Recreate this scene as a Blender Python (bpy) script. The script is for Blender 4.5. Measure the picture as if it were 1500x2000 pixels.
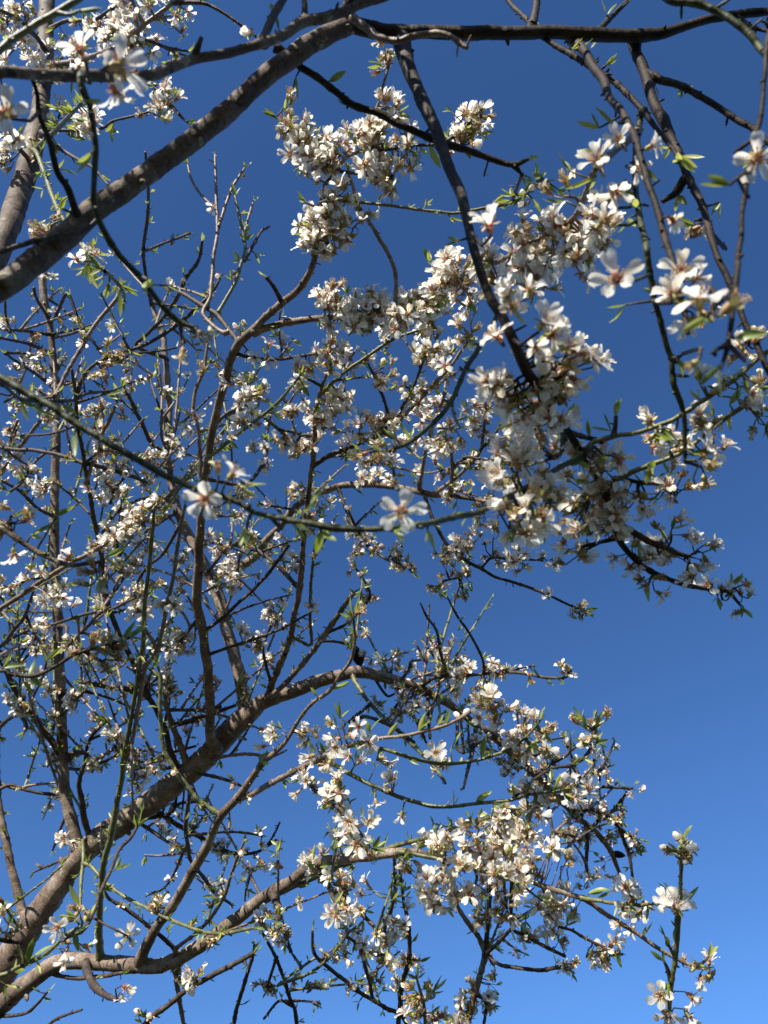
import bpy, math, random, re
import numpy as np
from mathutils import Vector, Matrix, noise as mnoise

for o in list(bpy.data.objects):
    bpy.data.objects.remove(o, do_unlink=True)
rng = random.Random(7)
sc = bpy.context.scene
col = sc.collection

# ------------------------------------------------------------------ camera
PITCH = math.radians(53)
CAM = Vector((0, 0, 1.6))
FPX = 1472.0                       # focal length in photo pixels (1500 x 2000)
cd = bpy.data.cameras.new("camera")
cam = bpy.data.objects.new("camera", cd)
col.objects.link(cam)
cam.location = CAM
cam.rotation_euler = (math.pi / 2 + PITCH, 0, 0)
cd.sensor_fit = 'HORIZONTAL'
cd.sensor_width = 36
cd.lens = 36 * FPX / 1500
cd.clip_start = 0.02
cd.clip_end = 2000
cd.dof.use_dof = True
cd.dof.focus_distance = 1.75
cd.dof.aperture_fstop = 11
sc.camera = cam

# ------------------------------------------------------------------ sky and sun
SUN = Vector((-0.46, -0.77, 0.445)).normalized()      # towards the sun
w = bpy.data.worlds.new("World")
sc.world = w
w.use_nodes = True
nt = w.node_tree
sky = nt.nodes.new("ShaderNodeTexSky")
sky.sky_type = 'NISHITA'
sky.sun_disc = False
sky.sun_elevation = math.asin(SUN.z)
sky.sun_rotation = math.atan2(SUN.x, SUN.y)
sky.altitude = 400
sky.air_density = 1.0
sky.dust_density = 0.0
sky.ozone_density = 8.0
bg = nt.nodes["Background"]
bg.inputs[1].default_value = 0.0725
wb = nt.nodes.new("ShaderNodeMix")               # the camera's white balance for clear blue sky
wb.data_type = 'RGBA'
wb.blend_type = 'MULTIPLY'
wb.inputs[0].default_value = 1.0
wb.inputs[7].default_value = (0.88, 1.0, 1.11, 1)
nt.links.new(sky.outputs[0], wb.inputs[6])
nt.links.new(wb.outputs[2], bg.inputs[0])
sd = bpy.data.lights.new("sun", 'SUN')
sd.energy = 5.0
sd.angle = math.radians(0.53)
sd.color = (1.0, 0.945, 0.84)
sun = bpy.data.objects.new("sun", sd)
col.objects.link(sun)
sun.rotation_euler = SUN.to_track_quat('Z', 'Y').to_euler()
vs = sc.view_settings
vs.view_transform = 'Standard'
vs.look = 'None'
vs.exposure = 1.08
vs.gamma = 1.0
vs.use_curve_mapping = False
sc.cycles.max_bounces = 8
sc.cycles.transmission_bounces = 6

FWD = Vector((0, math.cos(PITCH), math.sin(PITCH)))
UP = Vector((0, -math.sin(PITCH), math.cos(PITCH)))
RT = Vector((1, 0, 0))

def P(x, y, d):
    """point of the place seen at photo pixel x, y at depth d metres"""
    x, y, d = float(x), float(y), float(d)
    return CAM + d * (FWD + RT * ((x - 750) / FPX) - UP * ((y - 1000) / FPX))

def camdir(r, u, f):
    return (RT * r + UP * u + FWD * f).normalized()

# ------------------------------------------------------------------ materials
def new_mat(name):
    m = bpy.data.materials.new(name)
    m.use_nodes = True
    n = m.node_tree
    n.nodes.clear()
    out = n.nodes.new("ShaderNodeOutputMaterial")
    return m, n, out

def ramp(n, fac, stops):
    r = n.nodes.new("ShaderNodeValToRGB")
    el = r.color_ramp.elements
    while len(el) < len(stops):
        el.new(0.5)
    for e, (p, c) in zip(el, stops):
        e.position = p
        e.color = (*c, 1)
    if fac is not None:
        n.links.new(fac, r.inputs[0])
    return r.outputs[0]

def noise(n, scale, detail=4, rough=0.6, stretch=None):
    tc = n.nodes.new("ShaderNodeTexCoord")
    src = tc.outputs['Object']
    if stretch:
        mp = n.nodes.new("ShaderNodeMapping")
        mp.inputs['Scale'].default_value = stretch
        n.links.new(src, mp.inputs[0])
        src = mp.outputs[0]
    t = n.nodes.new("ShaderNodeTexNoise")
    t.inputs['Scale'].default_value = scale
    t.inputs['Detail'].default_value = detail
    t.inputs['Roughness'].default_value = rough
    n.links.new(src, t.inputs['Vector'])
    return t.outputs[0]

def mixc(n, fac, a, b, mode='MIX'):
    m = n.nodes.new("ShaderNodeMix")
    m.data_type = 'RGBA'
    m.blend_type = mode
    for sock, v in ((m.inputs[0], fac), (m.inputs[6], a), (m.inputs[7], b)):
        if isinstance(v, (int, float)):
            sock.default_value = v
        elif isinstance(v, tuple):
            sock.default_value = (*v, 1)
        else:
            n.links.new(v, sock)
    return m.outputs[2]

def attr(n, name):
    a = n.nodes.new("ShaderNodeAttribute")
    a.attribute_name = name
    return a.outputs['Fac']

def bark_mat(name, dark, mid, light, s1, s2, bump, rough=0.62, spec=0.35, lichen=False):
    m, n, out = new_mat(name)
    b = n.nodes.new("ShaderNodeBsdfPrincipled")
    c1 = ramp(n, noise(n, s1, 6, 0.65), [(0.28, dark), (0.5, mid), (0.72, light)])
    c2 = ramp(n, noise(n, s2, 3, 0.5), [(0.35, (0.55, 0.5, 0.47)), (0.6, (1, 1, 1))])
    # lenticel bands: noise that runs along the limb much faster than round it
    ln = n.nodes.new("ShaderNodeMath"); ln.operation = 'MULTIPLY'
    n.links.new(attr(n, 'len'), ln.inputs[0]); ln.inputs[1].default_value = s2 * 0.9
    cx = n.nodes.new("ShaderNodeCombineXYZ"); n.links.new(ln.outputs[0], cx.inputs[0])
    tc = n.nodes.new("ShaderNodeTexCoord")
    ad = n.nodes.new("ShaderNodeVectorMath"); ad.operation = 'MULTIPLY_ADD'
    n.links.new(tc.outputs['Object'], ad.inputs[0]); ad.inputs[1].default_value = (s1 * 1.6,) * 3
    n.links.new(cx.outputs[0], ad.inputs[2])
    bn = n.nodes.new("ShaderNodeTexNoise"); bn.inputs['Scale'].default_value = 1.0; bn.inputs['Detail'].default_value = 3
    n.links.new(ad.outputs[0], bn.inputs['Vector'])
    band = ramp(n, bn.outputs[0], [(0.28, (0.5, 0.46, 0.43)), (0.40, (0.95, 0.94, 0.93)), (0.62, (1, 1, 1)), (0.75, (1.2, 1.19, 1.17))])
    c1 = mixc(n, 0.7, c1, band, 'MULTIPLY')
    cc = mixc(n, 0.85, c1, c2, 'MULTIPLY')
    if lichen:                                              # grey-green lichen spots and dark old scars
        sp = ramp(n, noise(n, 34, 5, 0.7), [(0.60, (0, 0, 0)), (0.66, (1, 1, 1))])
        cc = mixc(n, sp, cc, (0.27, 0.265, 0.19))
        sr = ramp(n, noise(n, 27, 2, 0.5, (1, 1, 1.7)), [(0.29, (1, 1, 1)), (0.34, (0, 0, 0))])
        cc = mixc(n, sr, cc, (0.022, 0.015, 0.011))
    n.links.new(cc, b.inputs['Base Color'])
    b.inputs['Roughness'].default_value = rough
    b.inputs['Specular IOR Level'].default_value = spec
    bp = n.nodes.new("ShaderNodeBump")
    bp.inputs['Strength'].default_value = 0.8
    bp.inputs['Distance'].default_value = bump
    hm = n.nodes.new("ShaderNodeMath"); hm.operation = 'ADD'
    n.links.new(noise(n, s2 * 1.3, 5, 0.7), hm.inputs[0]); n.links.new(bn.outputs[0], hm.inputs[1])
    n.links.new(hm.outputs[0], bp.inputs['Height'])
    n.links.new(bp.outputs[0], b.inputs['Normal'])
    n.links.new(b.outputs[0], out.inputs[0])
    return m

MAT = {}
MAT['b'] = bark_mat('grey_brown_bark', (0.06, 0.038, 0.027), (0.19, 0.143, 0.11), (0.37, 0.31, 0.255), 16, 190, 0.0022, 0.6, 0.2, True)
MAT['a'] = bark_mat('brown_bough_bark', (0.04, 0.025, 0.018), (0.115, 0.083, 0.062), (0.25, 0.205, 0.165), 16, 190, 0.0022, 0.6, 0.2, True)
MAT['d'] = bark_mat('shaded_dark_bough_bark', (0.012, 0.008, 0.006), (0.028, 0.019, 0.014), (0.065, 0.049, 0.038), 18, 200, 0.0016, 0.6, 0.2)  # dark brown bark, with the shade on the near boughs put into its colour
MAT['t'] = bark_mat('brown_twig_bark', (0.022, 0.014, 0.010), (0.058, 0.041, 0.030), (0.13, 0.10, 0.077), 60, 420, 0.0012)
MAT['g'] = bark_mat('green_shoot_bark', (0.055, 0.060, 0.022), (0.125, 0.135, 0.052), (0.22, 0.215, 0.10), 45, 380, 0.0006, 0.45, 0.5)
MAT['h'] = bark_mat('shaded_green_shoot_bark', (0.018, 0.021, 0.009), (0.045, 0.053, 0.021), (0.10, 0.105, 0.048), 40, 360, 0.0006, 0.5, 0.25)  # green shoot bark with its shade painted in as a darker colour
MAT['p'] = bark_mat('pale_pinkish_shoot_bark', (0.095, 0.058, 0.042), (0.20, 0.14, 0.105), (0.32, 0.25, 0.195), 55, 380, 0.0006, 0.5, 0.5)

def leafy(name, colour_fn, transl=0.4, rough=0.55, spec=0.3):
    m, n, out = new_mat(name)
    b = n.nodes.new("ShaderNodeBsdfPrincipled")
    t = n.nodes.new("ShaderNodeBsdfTranslucent")
    mx = n.nodes.new("ShaderNodeMixShader")
    c, ct = colour_fn(n)
    n.links.new(c, b.inputs['Base Color'])
    n.links.new(ct, t.inputs['Color'])
    b.inputs['Roughness'].default_value = rough
    b.inputs['Specular IOR Level'].default_value = spec
    mx.inputs[0].default_value = transl
    n.links.new(b.outputs[0], mx.inputs[1])
    n.links.new(t.outputs[0], mx.inputs[2])
    n.links.new(mx.outputs[0], out.inputs[0])
    return m

def island(n):
    return n.nodes.new("ShaderNodeNewGeometry").outputs['Random Per Island']

def objrand(n):
    return n.nodes.new("ShaderNodeObjectInfo").outputs['Random']

def addrand(n):
    """per piece random value, whether the piece is an object or an island of a mesh"""
    a = n.nodes.new("ShaderNodeMath"); a.operation = 'ADD'
    n.links.new(island(n), a.inputs[0]); n.links.new(objrand(n), a.inputs[1])
    f = n.nodes.new("ShaderNodeMath"); f.operation = 'FRACT'
    n.links.new(a.outputs[0], f.inputs[0])
    return f.outputs[0]

def petal_colour(n):
    t = attr(n, 't')
    c = ramp(n, t, [(0.0, (0.46, 0.07, 0.06)), (0.08, (0.62, 0.27, 0.20)), (0.14, (0.88, 0.80, 0.70)), (0.25, (0.93, 0.915, 0.855))])
    tint = ramp(n, addrand(n), [(0.0, (1, 1, 1)), (0.62, (1.0, 0.985, 0.96)), (0.9, (1.0, 0.97, 0.91)), (1.0, (0.94, 0.86, 0.70))])
    v = ramp(n, noise(n, 700, 3, 0.6, (0.14, 1, 0.4)), [(0.36, (0.86, 0.83, 0.80)), (0.58, (1, 1, 1))])
    cc = mixc(n, 1.0, mixc(n, 1.0, c, tint, 'MULTIPLY'), v, 'MULTIPLY')
    return cc, cc
MAT['petal'] = leafy('white_petal', petal_colour, 0.58, 0.6, 0.2)

def shrivel_colour(n):
    c = ramp(n, addrand(n), [(0.0, (0.78, 0.70, 0.50)), (0.6, (0.86, 0.80, 0.66)), (1.0, (0.66, 0.52, 0.32))])
    return c, c
MAT['shrivel'] = leafy('shrivelled_cream_petal', shrivel_colour, 0.3)

def stamen_colour(n):
    c = ramp(n, attr(n, 't'), [(0.0, (0.42, 0.09, 0.07)), (0.3, (0.70, 0.46, 0.38)), (0.8, (0.78, 0.68, 0.54)), (0.9, (0.62, 0.42, 0.16))])
    return c, c
MAT['stamen'] = leafy('pink_stamen_with_ochre_anther', stamen_colour, 0.2)

def dry_stamen_colour(n):
    c = ramp(n, attr(n, 't'), [(0.0, (0.46, 0.22, 0.10)), (0.5, (0.68, 0.54, 0.30)), (0.9, (0.58, 0.42, 0.19))])
    return c, c
MAT['drystamen'] = leafy('dry_tan_stamen', dry_stamen_colour, 0.2)

def calyx_colour(n):
    c = ramp(n, addrand(n), [(0.0, (0.32, 0.13, 0.085)), (0.3, (0.46, 0.27, 0.15)), (0.6, (0.42, 0.36, 0.15)), (1.0, (0.27, 0.29, 0.09))])
    return c, c
MAT['calyx'] = leafy('reddish_green_calyx', calyx_colour, 0.2, 0.5)

def leaf_colour(n):
    c = ramp(n, addrand(n), [(0.0, (0.07, 0.10, 0.022)), (0.3, (0.14, 0.19, 0.04)), (0.7, (0.24, 0.28, 0.065)), (1.0, (0.38, 0.38, 0.12))])
    d = ramp(n, addrand(n), [(0.0, (0.26, 0.34, 0.035)), (1.0, (0.58, 0.60, 0.13))])
    return c, d
MAT['leaf'] = leafy('young_green_leaf', leaf_colour, 0.36, 0.42, 0.5)

MAT['nut'] = bark_mat('black_dried_nut_hull', (0.006, 0.005, 0.004), (0.012, 0.009, 0.007), (0.03, 0.02, 0.016), 60, 500, 0.001, 0.7, 0.2)
MAT['soil'] = bark_mat('dry_grass_and_soil', (0.03, 0.036, 0.014), (0.052, 0.055, 0.024), (0.085, 0.078, 0.04), 1.3, 25, 0.01, 0.95, 0.1)
# ------------------------------------------------------------------ the limbs and twigs
# key, tree, bark, metres of depth (start or None = from the limb it grows on, end), course "x,y@depth*width" in photo pixels
BR = """
A1 A a .72 1.0|-330,715@.70*66 -180,660@.71*64 0,562@.75*58 60,518*56 130,460*54 190,405*52 280,345*46 414,245*44 513,155*43 610,84*42 687,47@1.0*40
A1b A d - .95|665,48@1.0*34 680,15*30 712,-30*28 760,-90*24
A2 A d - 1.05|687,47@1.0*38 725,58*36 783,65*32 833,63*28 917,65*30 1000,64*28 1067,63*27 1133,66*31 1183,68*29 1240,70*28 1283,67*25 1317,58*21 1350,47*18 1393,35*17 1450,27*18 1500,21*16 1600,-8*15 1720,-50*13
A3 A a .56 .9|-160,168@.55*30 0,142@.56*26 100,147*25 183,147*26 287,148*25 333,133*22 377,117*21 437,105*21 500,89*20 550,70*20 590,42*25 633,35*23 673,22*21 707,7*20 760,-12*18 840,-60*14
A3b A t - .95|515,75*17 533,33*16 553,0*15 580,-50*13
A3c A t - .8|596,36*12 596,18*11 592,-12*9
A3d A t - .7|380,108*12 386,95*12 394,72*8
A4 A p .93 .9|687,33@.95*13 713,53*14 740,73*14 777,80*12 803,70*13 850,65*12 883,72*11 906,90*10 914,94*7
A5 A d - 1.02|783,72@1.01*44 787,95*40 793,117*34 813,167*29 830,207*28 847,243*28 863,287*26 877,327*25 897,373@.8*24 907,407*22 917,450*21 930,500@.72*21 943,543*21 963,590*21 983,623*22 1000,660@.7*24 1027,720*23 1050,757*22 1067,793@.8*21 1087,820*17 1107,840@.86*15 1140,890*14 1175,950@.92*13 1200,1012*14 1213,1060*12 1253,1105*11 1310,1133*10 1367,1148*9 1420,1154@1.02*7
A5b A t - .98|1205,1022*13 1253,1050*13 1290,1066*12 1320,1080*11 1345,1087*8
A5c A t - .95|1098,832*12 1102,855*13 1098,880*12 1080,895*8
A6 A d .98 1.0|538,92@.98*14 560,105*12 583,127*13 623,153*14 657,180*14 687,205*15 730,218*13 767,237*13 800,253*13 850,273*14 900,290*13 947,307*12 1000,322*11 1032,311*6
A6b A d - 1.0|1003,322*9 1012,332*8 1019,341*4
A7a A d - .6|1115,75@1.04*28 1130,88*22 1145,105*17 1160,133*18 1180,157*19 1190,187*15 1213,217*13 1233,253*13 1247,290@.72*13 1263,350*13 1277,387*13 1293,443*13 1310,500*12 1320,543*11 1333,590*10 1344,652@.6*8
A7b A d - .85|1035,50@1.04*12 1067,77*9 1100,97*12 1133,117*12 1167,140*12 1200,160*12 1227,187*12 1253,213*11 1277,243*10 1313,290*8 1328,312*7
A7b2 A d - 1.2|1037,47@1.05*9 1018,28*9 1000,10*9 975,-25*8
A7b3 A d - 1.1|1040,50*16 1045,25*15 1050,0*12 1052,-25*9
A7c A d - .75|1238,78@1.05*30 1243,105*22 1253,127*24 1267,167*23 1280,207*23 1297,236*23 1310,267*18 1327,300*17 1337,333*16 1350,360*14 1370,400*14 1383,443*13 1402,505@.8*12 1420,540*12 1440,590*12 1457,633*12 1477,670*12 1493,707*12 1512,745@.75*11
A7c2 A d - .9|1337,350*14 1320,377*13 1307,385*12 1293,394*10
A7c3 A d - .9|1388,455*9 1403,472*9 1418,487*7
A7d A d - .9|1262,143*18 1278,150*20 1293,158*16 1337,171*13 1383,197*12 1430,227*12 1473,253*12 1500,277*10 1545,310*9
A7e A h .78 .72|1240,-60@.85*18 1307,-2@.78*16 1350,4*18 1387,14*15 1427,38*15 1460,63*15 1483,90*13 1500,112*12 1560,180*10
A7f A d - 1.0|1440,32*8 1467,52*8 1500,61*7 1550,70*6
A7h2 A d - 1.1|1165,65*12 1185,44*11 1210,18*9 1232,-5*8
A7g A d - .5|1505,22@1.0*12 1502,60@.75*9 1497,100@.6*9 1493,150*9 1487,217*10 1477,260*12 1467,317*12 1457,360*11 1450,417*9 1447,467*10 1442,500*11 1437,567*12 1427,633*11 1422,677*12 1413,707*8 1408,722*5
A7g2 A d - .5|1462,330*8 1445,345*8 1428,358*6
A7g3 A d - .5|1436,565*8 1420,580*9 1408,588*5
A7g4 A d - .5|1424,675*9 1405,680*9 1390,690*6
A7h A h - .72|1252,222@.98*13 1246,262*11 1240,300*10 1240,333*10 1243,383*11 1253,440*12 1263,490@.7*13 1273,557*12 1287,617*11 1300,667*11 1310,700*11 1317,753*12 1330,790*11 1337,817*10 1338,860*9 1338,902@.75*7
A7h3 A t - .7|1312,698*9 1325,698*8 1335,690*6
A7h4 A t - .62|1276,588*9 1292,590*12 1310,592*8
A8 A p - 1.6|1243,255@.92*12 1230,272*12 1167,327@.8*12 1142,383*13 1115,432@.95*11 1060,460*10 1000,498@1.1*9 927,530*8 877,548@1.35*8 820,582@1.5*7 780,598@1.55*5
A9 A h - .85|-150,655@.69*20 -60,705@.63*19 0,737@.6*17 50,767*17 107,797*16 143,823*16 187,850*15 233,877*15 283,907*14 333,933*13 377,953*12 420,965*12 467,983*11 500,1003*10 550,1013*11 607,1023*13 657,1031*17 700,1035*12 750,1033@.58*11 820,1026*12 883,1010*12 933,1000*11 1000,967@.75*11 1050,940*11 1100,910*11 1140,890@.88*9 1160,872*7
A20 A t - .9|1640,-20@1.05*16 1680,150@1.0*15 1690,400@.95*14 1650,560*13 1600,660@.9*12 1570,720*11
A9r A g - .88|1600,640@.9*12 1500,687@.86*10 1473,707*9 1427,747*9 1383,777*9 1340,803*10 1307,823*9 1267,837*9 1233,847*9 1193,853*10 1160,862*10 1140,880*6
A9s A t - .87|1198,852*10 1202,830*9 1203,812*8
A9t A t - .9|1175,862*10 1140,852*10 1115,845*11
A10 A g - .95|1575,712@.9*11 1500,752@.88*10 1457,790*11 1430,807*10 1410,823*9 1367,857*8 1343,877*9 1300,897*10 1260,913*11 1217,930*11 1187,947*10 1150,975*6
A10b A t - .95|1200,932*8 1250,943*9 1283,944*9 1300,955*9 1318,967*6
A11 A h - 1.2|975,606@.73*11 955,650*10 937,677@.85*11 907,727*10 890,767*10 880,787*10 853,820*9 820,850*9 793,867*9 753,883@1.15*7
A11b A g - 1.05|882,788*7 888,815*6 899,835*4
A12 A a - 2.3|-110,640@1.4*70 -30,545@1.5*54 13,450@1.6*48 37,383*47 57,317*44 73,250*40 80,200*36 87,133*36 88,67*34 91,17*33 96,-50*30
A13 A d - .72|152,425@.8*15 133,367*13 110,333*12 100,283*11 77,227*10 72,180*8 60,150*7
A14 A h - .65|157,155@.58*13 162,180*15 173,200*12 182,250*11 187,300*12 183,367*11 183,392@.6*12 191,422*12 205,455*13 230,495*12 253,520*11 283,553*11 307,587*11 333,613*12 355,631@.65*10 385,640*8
A14b A t - .66|352,630*8 354,650*7 356,668*5
A15 A g - .62|-120,190@.56*16 0,97@.6*15 20,80*14 67,50*13 117,20*13 160,-8*12 200,-40*10
A15b A g - .6|112,25*9 135,28*7 158,20*4
A16 A t - .8|-60,512@.72*11 0,493*10 67,470*11 123,460*11 167,450*10 190,428*8
A17 A g - 1.3|62,298@1.64*9 103,260*9 130,233*8 160,200*7
A18 A g - 1.5|72,300@1.65*9 84,330*9 97,367*9 113,407*9 140,455*8 180,505*8 205,530@1.0*8 235,560*6 245,590*4
A19 A t - 1.5|95,275@1.66*8 150,310*6 180,327*6 213,363*6
A23 A t - 1.5|85,255@1.66*8 190,253*5 220,237*5 260,227*5 293,218*4
A24 A p - 1.6|95,130@1.9*10 180,110*9 235,85*9 260,70@1.6*9 283,47*9 307,30*9 333,10*8 370,-20*7
A24b A p - 1.6|281,48*7 268,22*7 255,-5*6
A24c A t - 1.7|255,72*6 290,80*6 327,93*5 367,100*4
A24d A t - 1.6|340,5*8 400,7*7 443,30*6 473,50*6 500,72*4
A25 A t - 1.7|92,160@1.85*9 200,150*7 290,165*6 320,190*6 353,227*6 368,240*4
A26 A t - 1.7|90,100*9 60,60*8 30,35*7 0,20*6 -30,10*5
A27 A t - 1.5|60,315*9 30,280*8 10,235*7 -10,200*5
A28 A t - 1.8|91,60*8 130,40*7 180,40*7 220,15*6 245,-10*5
A29 A t - 1.0|1000,397@1.3*6 1020,383*5 1043,367*5 1057,347*4
A21 A a .6 .85|-420,1050@.70*34 -250,1045@.8*24 -150,1040@.85*18 -70,1030*13 0,1033@.88*10 33,1053*10 83,1083*10 133,1103*9 170,1100*8 200,1096*6
A21c A t - .9|40,1055*7 22,1035*7 20,1010*5
A21b A a - 1.15|-150,1040@.85*16 -170,1200@.92*14 -150,1330@1.0*13 -140,1600@1.05*12 -130,1950@1.1*11
A22 A t - 1.02|-150,1325@1.0*10 0,1310*8 20,1317*8 67,1320*8 110,1300*8 143,1280*8 180,1267*8 207,1260*7 255,1245*5
A22b A t - 1.05|165,1272*6 185,1285*8 200,1292*6
A31 A g - 1.15|-130,1935@1.1*9 0,1905*8 33,1890*8 73,1873*8 100,1853*8 133,1823*8 160,1808@1.12*6
A31b A t - 1.5|128,1830*8 163,1817*8 187,1773*8 193,1750*8 217,1700*7 233,1660*7 260,1630*7 277,1587*4
A31c A t - 1.12|45,1885*8 40,1860*8 25,1840*6
A32 A t - 1.1|-130,1800@1.07*9 0,1835*8 25,1840*7 45,1842*5
A33 A t - 1.1|-5,740@.6*9 33,775@.85*7 63,783*7 140,783*7 167,770*6 217,763*5
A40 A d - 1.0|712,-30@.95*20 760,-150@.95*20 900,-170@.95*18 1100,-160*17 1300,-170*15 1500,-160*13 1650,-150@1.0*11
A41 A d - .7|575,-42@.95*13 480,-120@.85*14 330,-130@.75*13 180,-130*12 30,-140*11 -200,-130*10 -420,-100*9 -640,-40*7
B1 B b - 2.8|-70,2010@2.2*96 -20,1925@2.2*80 20,1873*70 57,1812*61 87,1767*55 117,1727*51 147,1683*49 187,1643*50 233,1610*52 267,1587*54 307,1557*55 350,1525*51 383,1497*49 410,1470*50 437,1443*51 467,1410*48 493,1388*40 510,1372*33 543,1360*31 583,1347*31 627,1330*27 667,1318*26 700,1313@2.35*28 740,1320*26 783,1333*24 827,1350*20 867,1370*17 893,1388*15 930,1415*14 960,1432*13 983,1457*12 1040,1510@2.6*12 1100,1567*11 1123,1593*11 1150,1613*10 1177,1640*10 1193,1663*10 1207,1697*7 1217,1727*6 1218,1755*4
B2 B b - 1.5|-60,2005@2.2*70 0,1965@2.15*42 33,1937*40 73,1907*38 107,1885*36 150,1877*33 200,1880*33 250,1884*34 300,1887*31 337,1878*30 373,1858*30 417,1830*29 460,1797*28 500,1765@1.9*27 530,1745*28 567,1722*25 600,1697*23 633,1683*19 673,1677*22 727,1671*22 760,1667@1.55*19 800,1664*15 840,1672*12 883,1680*10 933,1690*9 983,1703*9 1033,1720*10 1090,1740*10 1143,1757*10 1180,1783*9 1213,1803*9 1240,1820*8 1273,1843*8 1310,1867*8 1353,1887*7 1385,1893*4
B2b B g - 1.4|1140,1754*8 1187,1762*7 1243,1767*6 1277,1765*5
B2f B g - 1.4|540,1748*9 577,1730*8 633,1707*8 673,1690*8 713,1672*9 773,1653*9 817,1640*8 860,1628*9 917,1607*8 967,1593*8 1010,1580*6 1040,1572*4
B2g B g - 1.4|775,1662*8 853,1677*7 900,1687*7 950,1705*6 1010,1725*5 1060,1760*4
B2h B t - 1.5|1352,1886*5 1370,1882*5 1385,1868*4
B4 B b - 1.5|277,1868*26 300,1820*20 327,1783*20 350,1747*20 377,1700*20 400,1660*20 417,1623*18 433,1593*18 460,1563*17 480,1537*16 500,1507@1.65*13 515,1488*12 540,1467*9 560,1447*8 583,1407*7 610,1373*7 643,1350*7 663,1320*7 683,1293*7 692,1262*6 693,1238*5 690,1200@1.45*4
B5 B p - 1.25|466,1562@1.72*12 500,1547*11 543,1523*11 590,1498*9 615,1486*9 665,1460@1.35*8 740,1443*7 783,1438*7 833,1427*7 867,1417*7 900,1402*6 933,1380*6 957,1360*5
B5b B g - 1.25|660,1462*7 700,1455*7 747,1463*7 793,1477*7 833,1487*7 877,1492*7 920,1487*6 960,1477*6 1000,1462*6 1027,1440*5 1043,1423*5 1062,1398*4
B5c B t - 1.2|592,1498*8 610,1540*7 640,1560*7 675,1590*7 700,1623*6 718,1645*5
B5d B g - 1.25|612,1487*9 640,1488*8 663,1500*8 700,1520*8 747,1543*8 800,1563*8 850,1575*8 900,1573*7 950,1568*7 1000,1562*6 1033,1553*6 1078,1546*5
B5e B t - 1.4|1000,1562*6 1040,1525*5 1080,1500*5 1117,1495*8 1143,1477*8 1153,1460*7 1160,1428*5
B6 B b - 2.7|158,1668*28 146,1625*26 133,1583*26 125,1533*24 123,1483*23 120,1400*22 117,1317*22 113,1217*20 110,1150*19 108,1067*18 107,1000*17 107,950*17 110,867*17 110,817*15 107,733*13 103,683*12 97,633*12 88,593*14 83,543*14 76,480*12 70,430*8
B7 B b - 2.6|46,1785*22 43,1775*18 30,1727*17 20,1683*15 10,1633*14 2,1590*12 -4,1540*11 -6,1450*9 -8,1300*8 -15,1150*6
B7h B t - 2.2|-7,1440*8 0,1421*8 27,1397*8 41,1400*8 50,1412*7 51,1423*6 46,1430*5
B7i B t - 2.4|-5,1545*7 20,1533*6 47,1542*6 83,1550*6 117,1552*5
B7j B p - 2.4|0,1530*5 30,1540*5 60,1534*5 113,1528*4
B8 B b - 1.45|425,1462@2.25*27 413,1443*23 410,1383*20 407,1317*20 400,1267*20 393,1217*21 383,1177*20 387,1117*19 388,1067*18 391,1027*17 400,930*15 407,893*15 413,850*16 423,807*17 437,753*17 450,707*17 467,673@1.65*19 487,653*17 505,635*16 520,617*14 553,590*14 577,573*14 597,547*13 610,520*11 616,497@1.45*10 622,470*9 630,430*8 628,395*8 637,358*7 660,333*7 673,310*7 713,287*6 727,240*6 740,197*5 753,150*5 762,117*4 756,100*3
B8b B b - 1.45|495,648*17 520,640*15 567,630*14 630,620*11 680,616*9 740,610*8 810,600*6
B8c B p - 1.45|773,607*8 773,583*8 773,533*8 760,500*8 740,465*8 725,440*7 697,395*7 690,365*6 680,335*5
B8d B t - 1.5|549,586*9 535,560*8 519,541*7
B8e B g - 1.4|650,392*7 677,393*6 733,398*6 800,407*6 867,415*6 897,415*6 967,403*6 1000,397*5 1025,380*4
B8f B t - 1.45|660,333*6 617,307*6 607,283*6 583,260*6 560,243*5 530,224*3
B8g B t - 1.45|713,287*6 760,292*6 800,283*6 850,282*6 890,265*6 920,235*5 942,212*4
B8h B t - 1.45|668,335*6 700,340*6 740,348*5 765,360*5 778,385*4
B8i B t - 1.45|640,400*5 615,403*5 598,395*4
B8j B t - 1.6|458,690*8 500,700*7 540,702*7 590,695*6 620,690*5
B14 B g - 1.55|414,888*8 457,853*7 500,820*7 527,800*7 560,767*6 585,735*5
B14b B t - 1.9|421,820*6 457,807*5 475,796*4
B9 B b - 2.9|478,1392*28 472,1340*28 457,1277*27 443,1233*26 437,1200*27 427,1167*28 413,1133*26 400,1107*25 377,1060*23 360,1027*20 347,1000*18 338,960*15 325,890*13 330,817*12 328,750*12 321,690*11 320,663*10 310,633*9 297,593*8 286,560*6
B9b B b - 1.95|422,1135*17 432,1118*18 460,1110*18 500,1087*17 520,1057*15 547,1027*13 590,980*12 640,957*12 677,948*14 733,947*14 767,950*13 817,960*13 850,967@2.0*12 900,970*9 950,980*8 990,990*5
B10 B b - 1.55|525,1362*14 530,1333*12 550,1290*12 567,1240*12 577,1193*11 585,1150*11 590,1100*10 593,1060*10 598,1000*9 607,933*9 613,883*9 615,833*8 620,793*7 630,753*6 643,718*5 648,690*4
B10a B t - 2.2|582,1147*8 560,1123*8 533,1097*8 505,1076*7 480,1060*5
B10b B b - 1.9|512,1370*12 550,1342*10 600,1287*10 633,1243*11 660,1203*11 680,1173*9 691,1158*8
B10b2 B t - 1.9|640,1235*6 675,1220*6 705,1190*6 722,1165*5 715,1140*4 695,1110*4
B10c B g - 2.0|570,1243*6 590,1254*6 608,1258*6 605,1200*6 608,1133*6 615,1067*5 625,1038*4
B10d B t - 2.2|600,1287*5 625,1255*5 680,1258*6 697,1275*5
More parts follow.
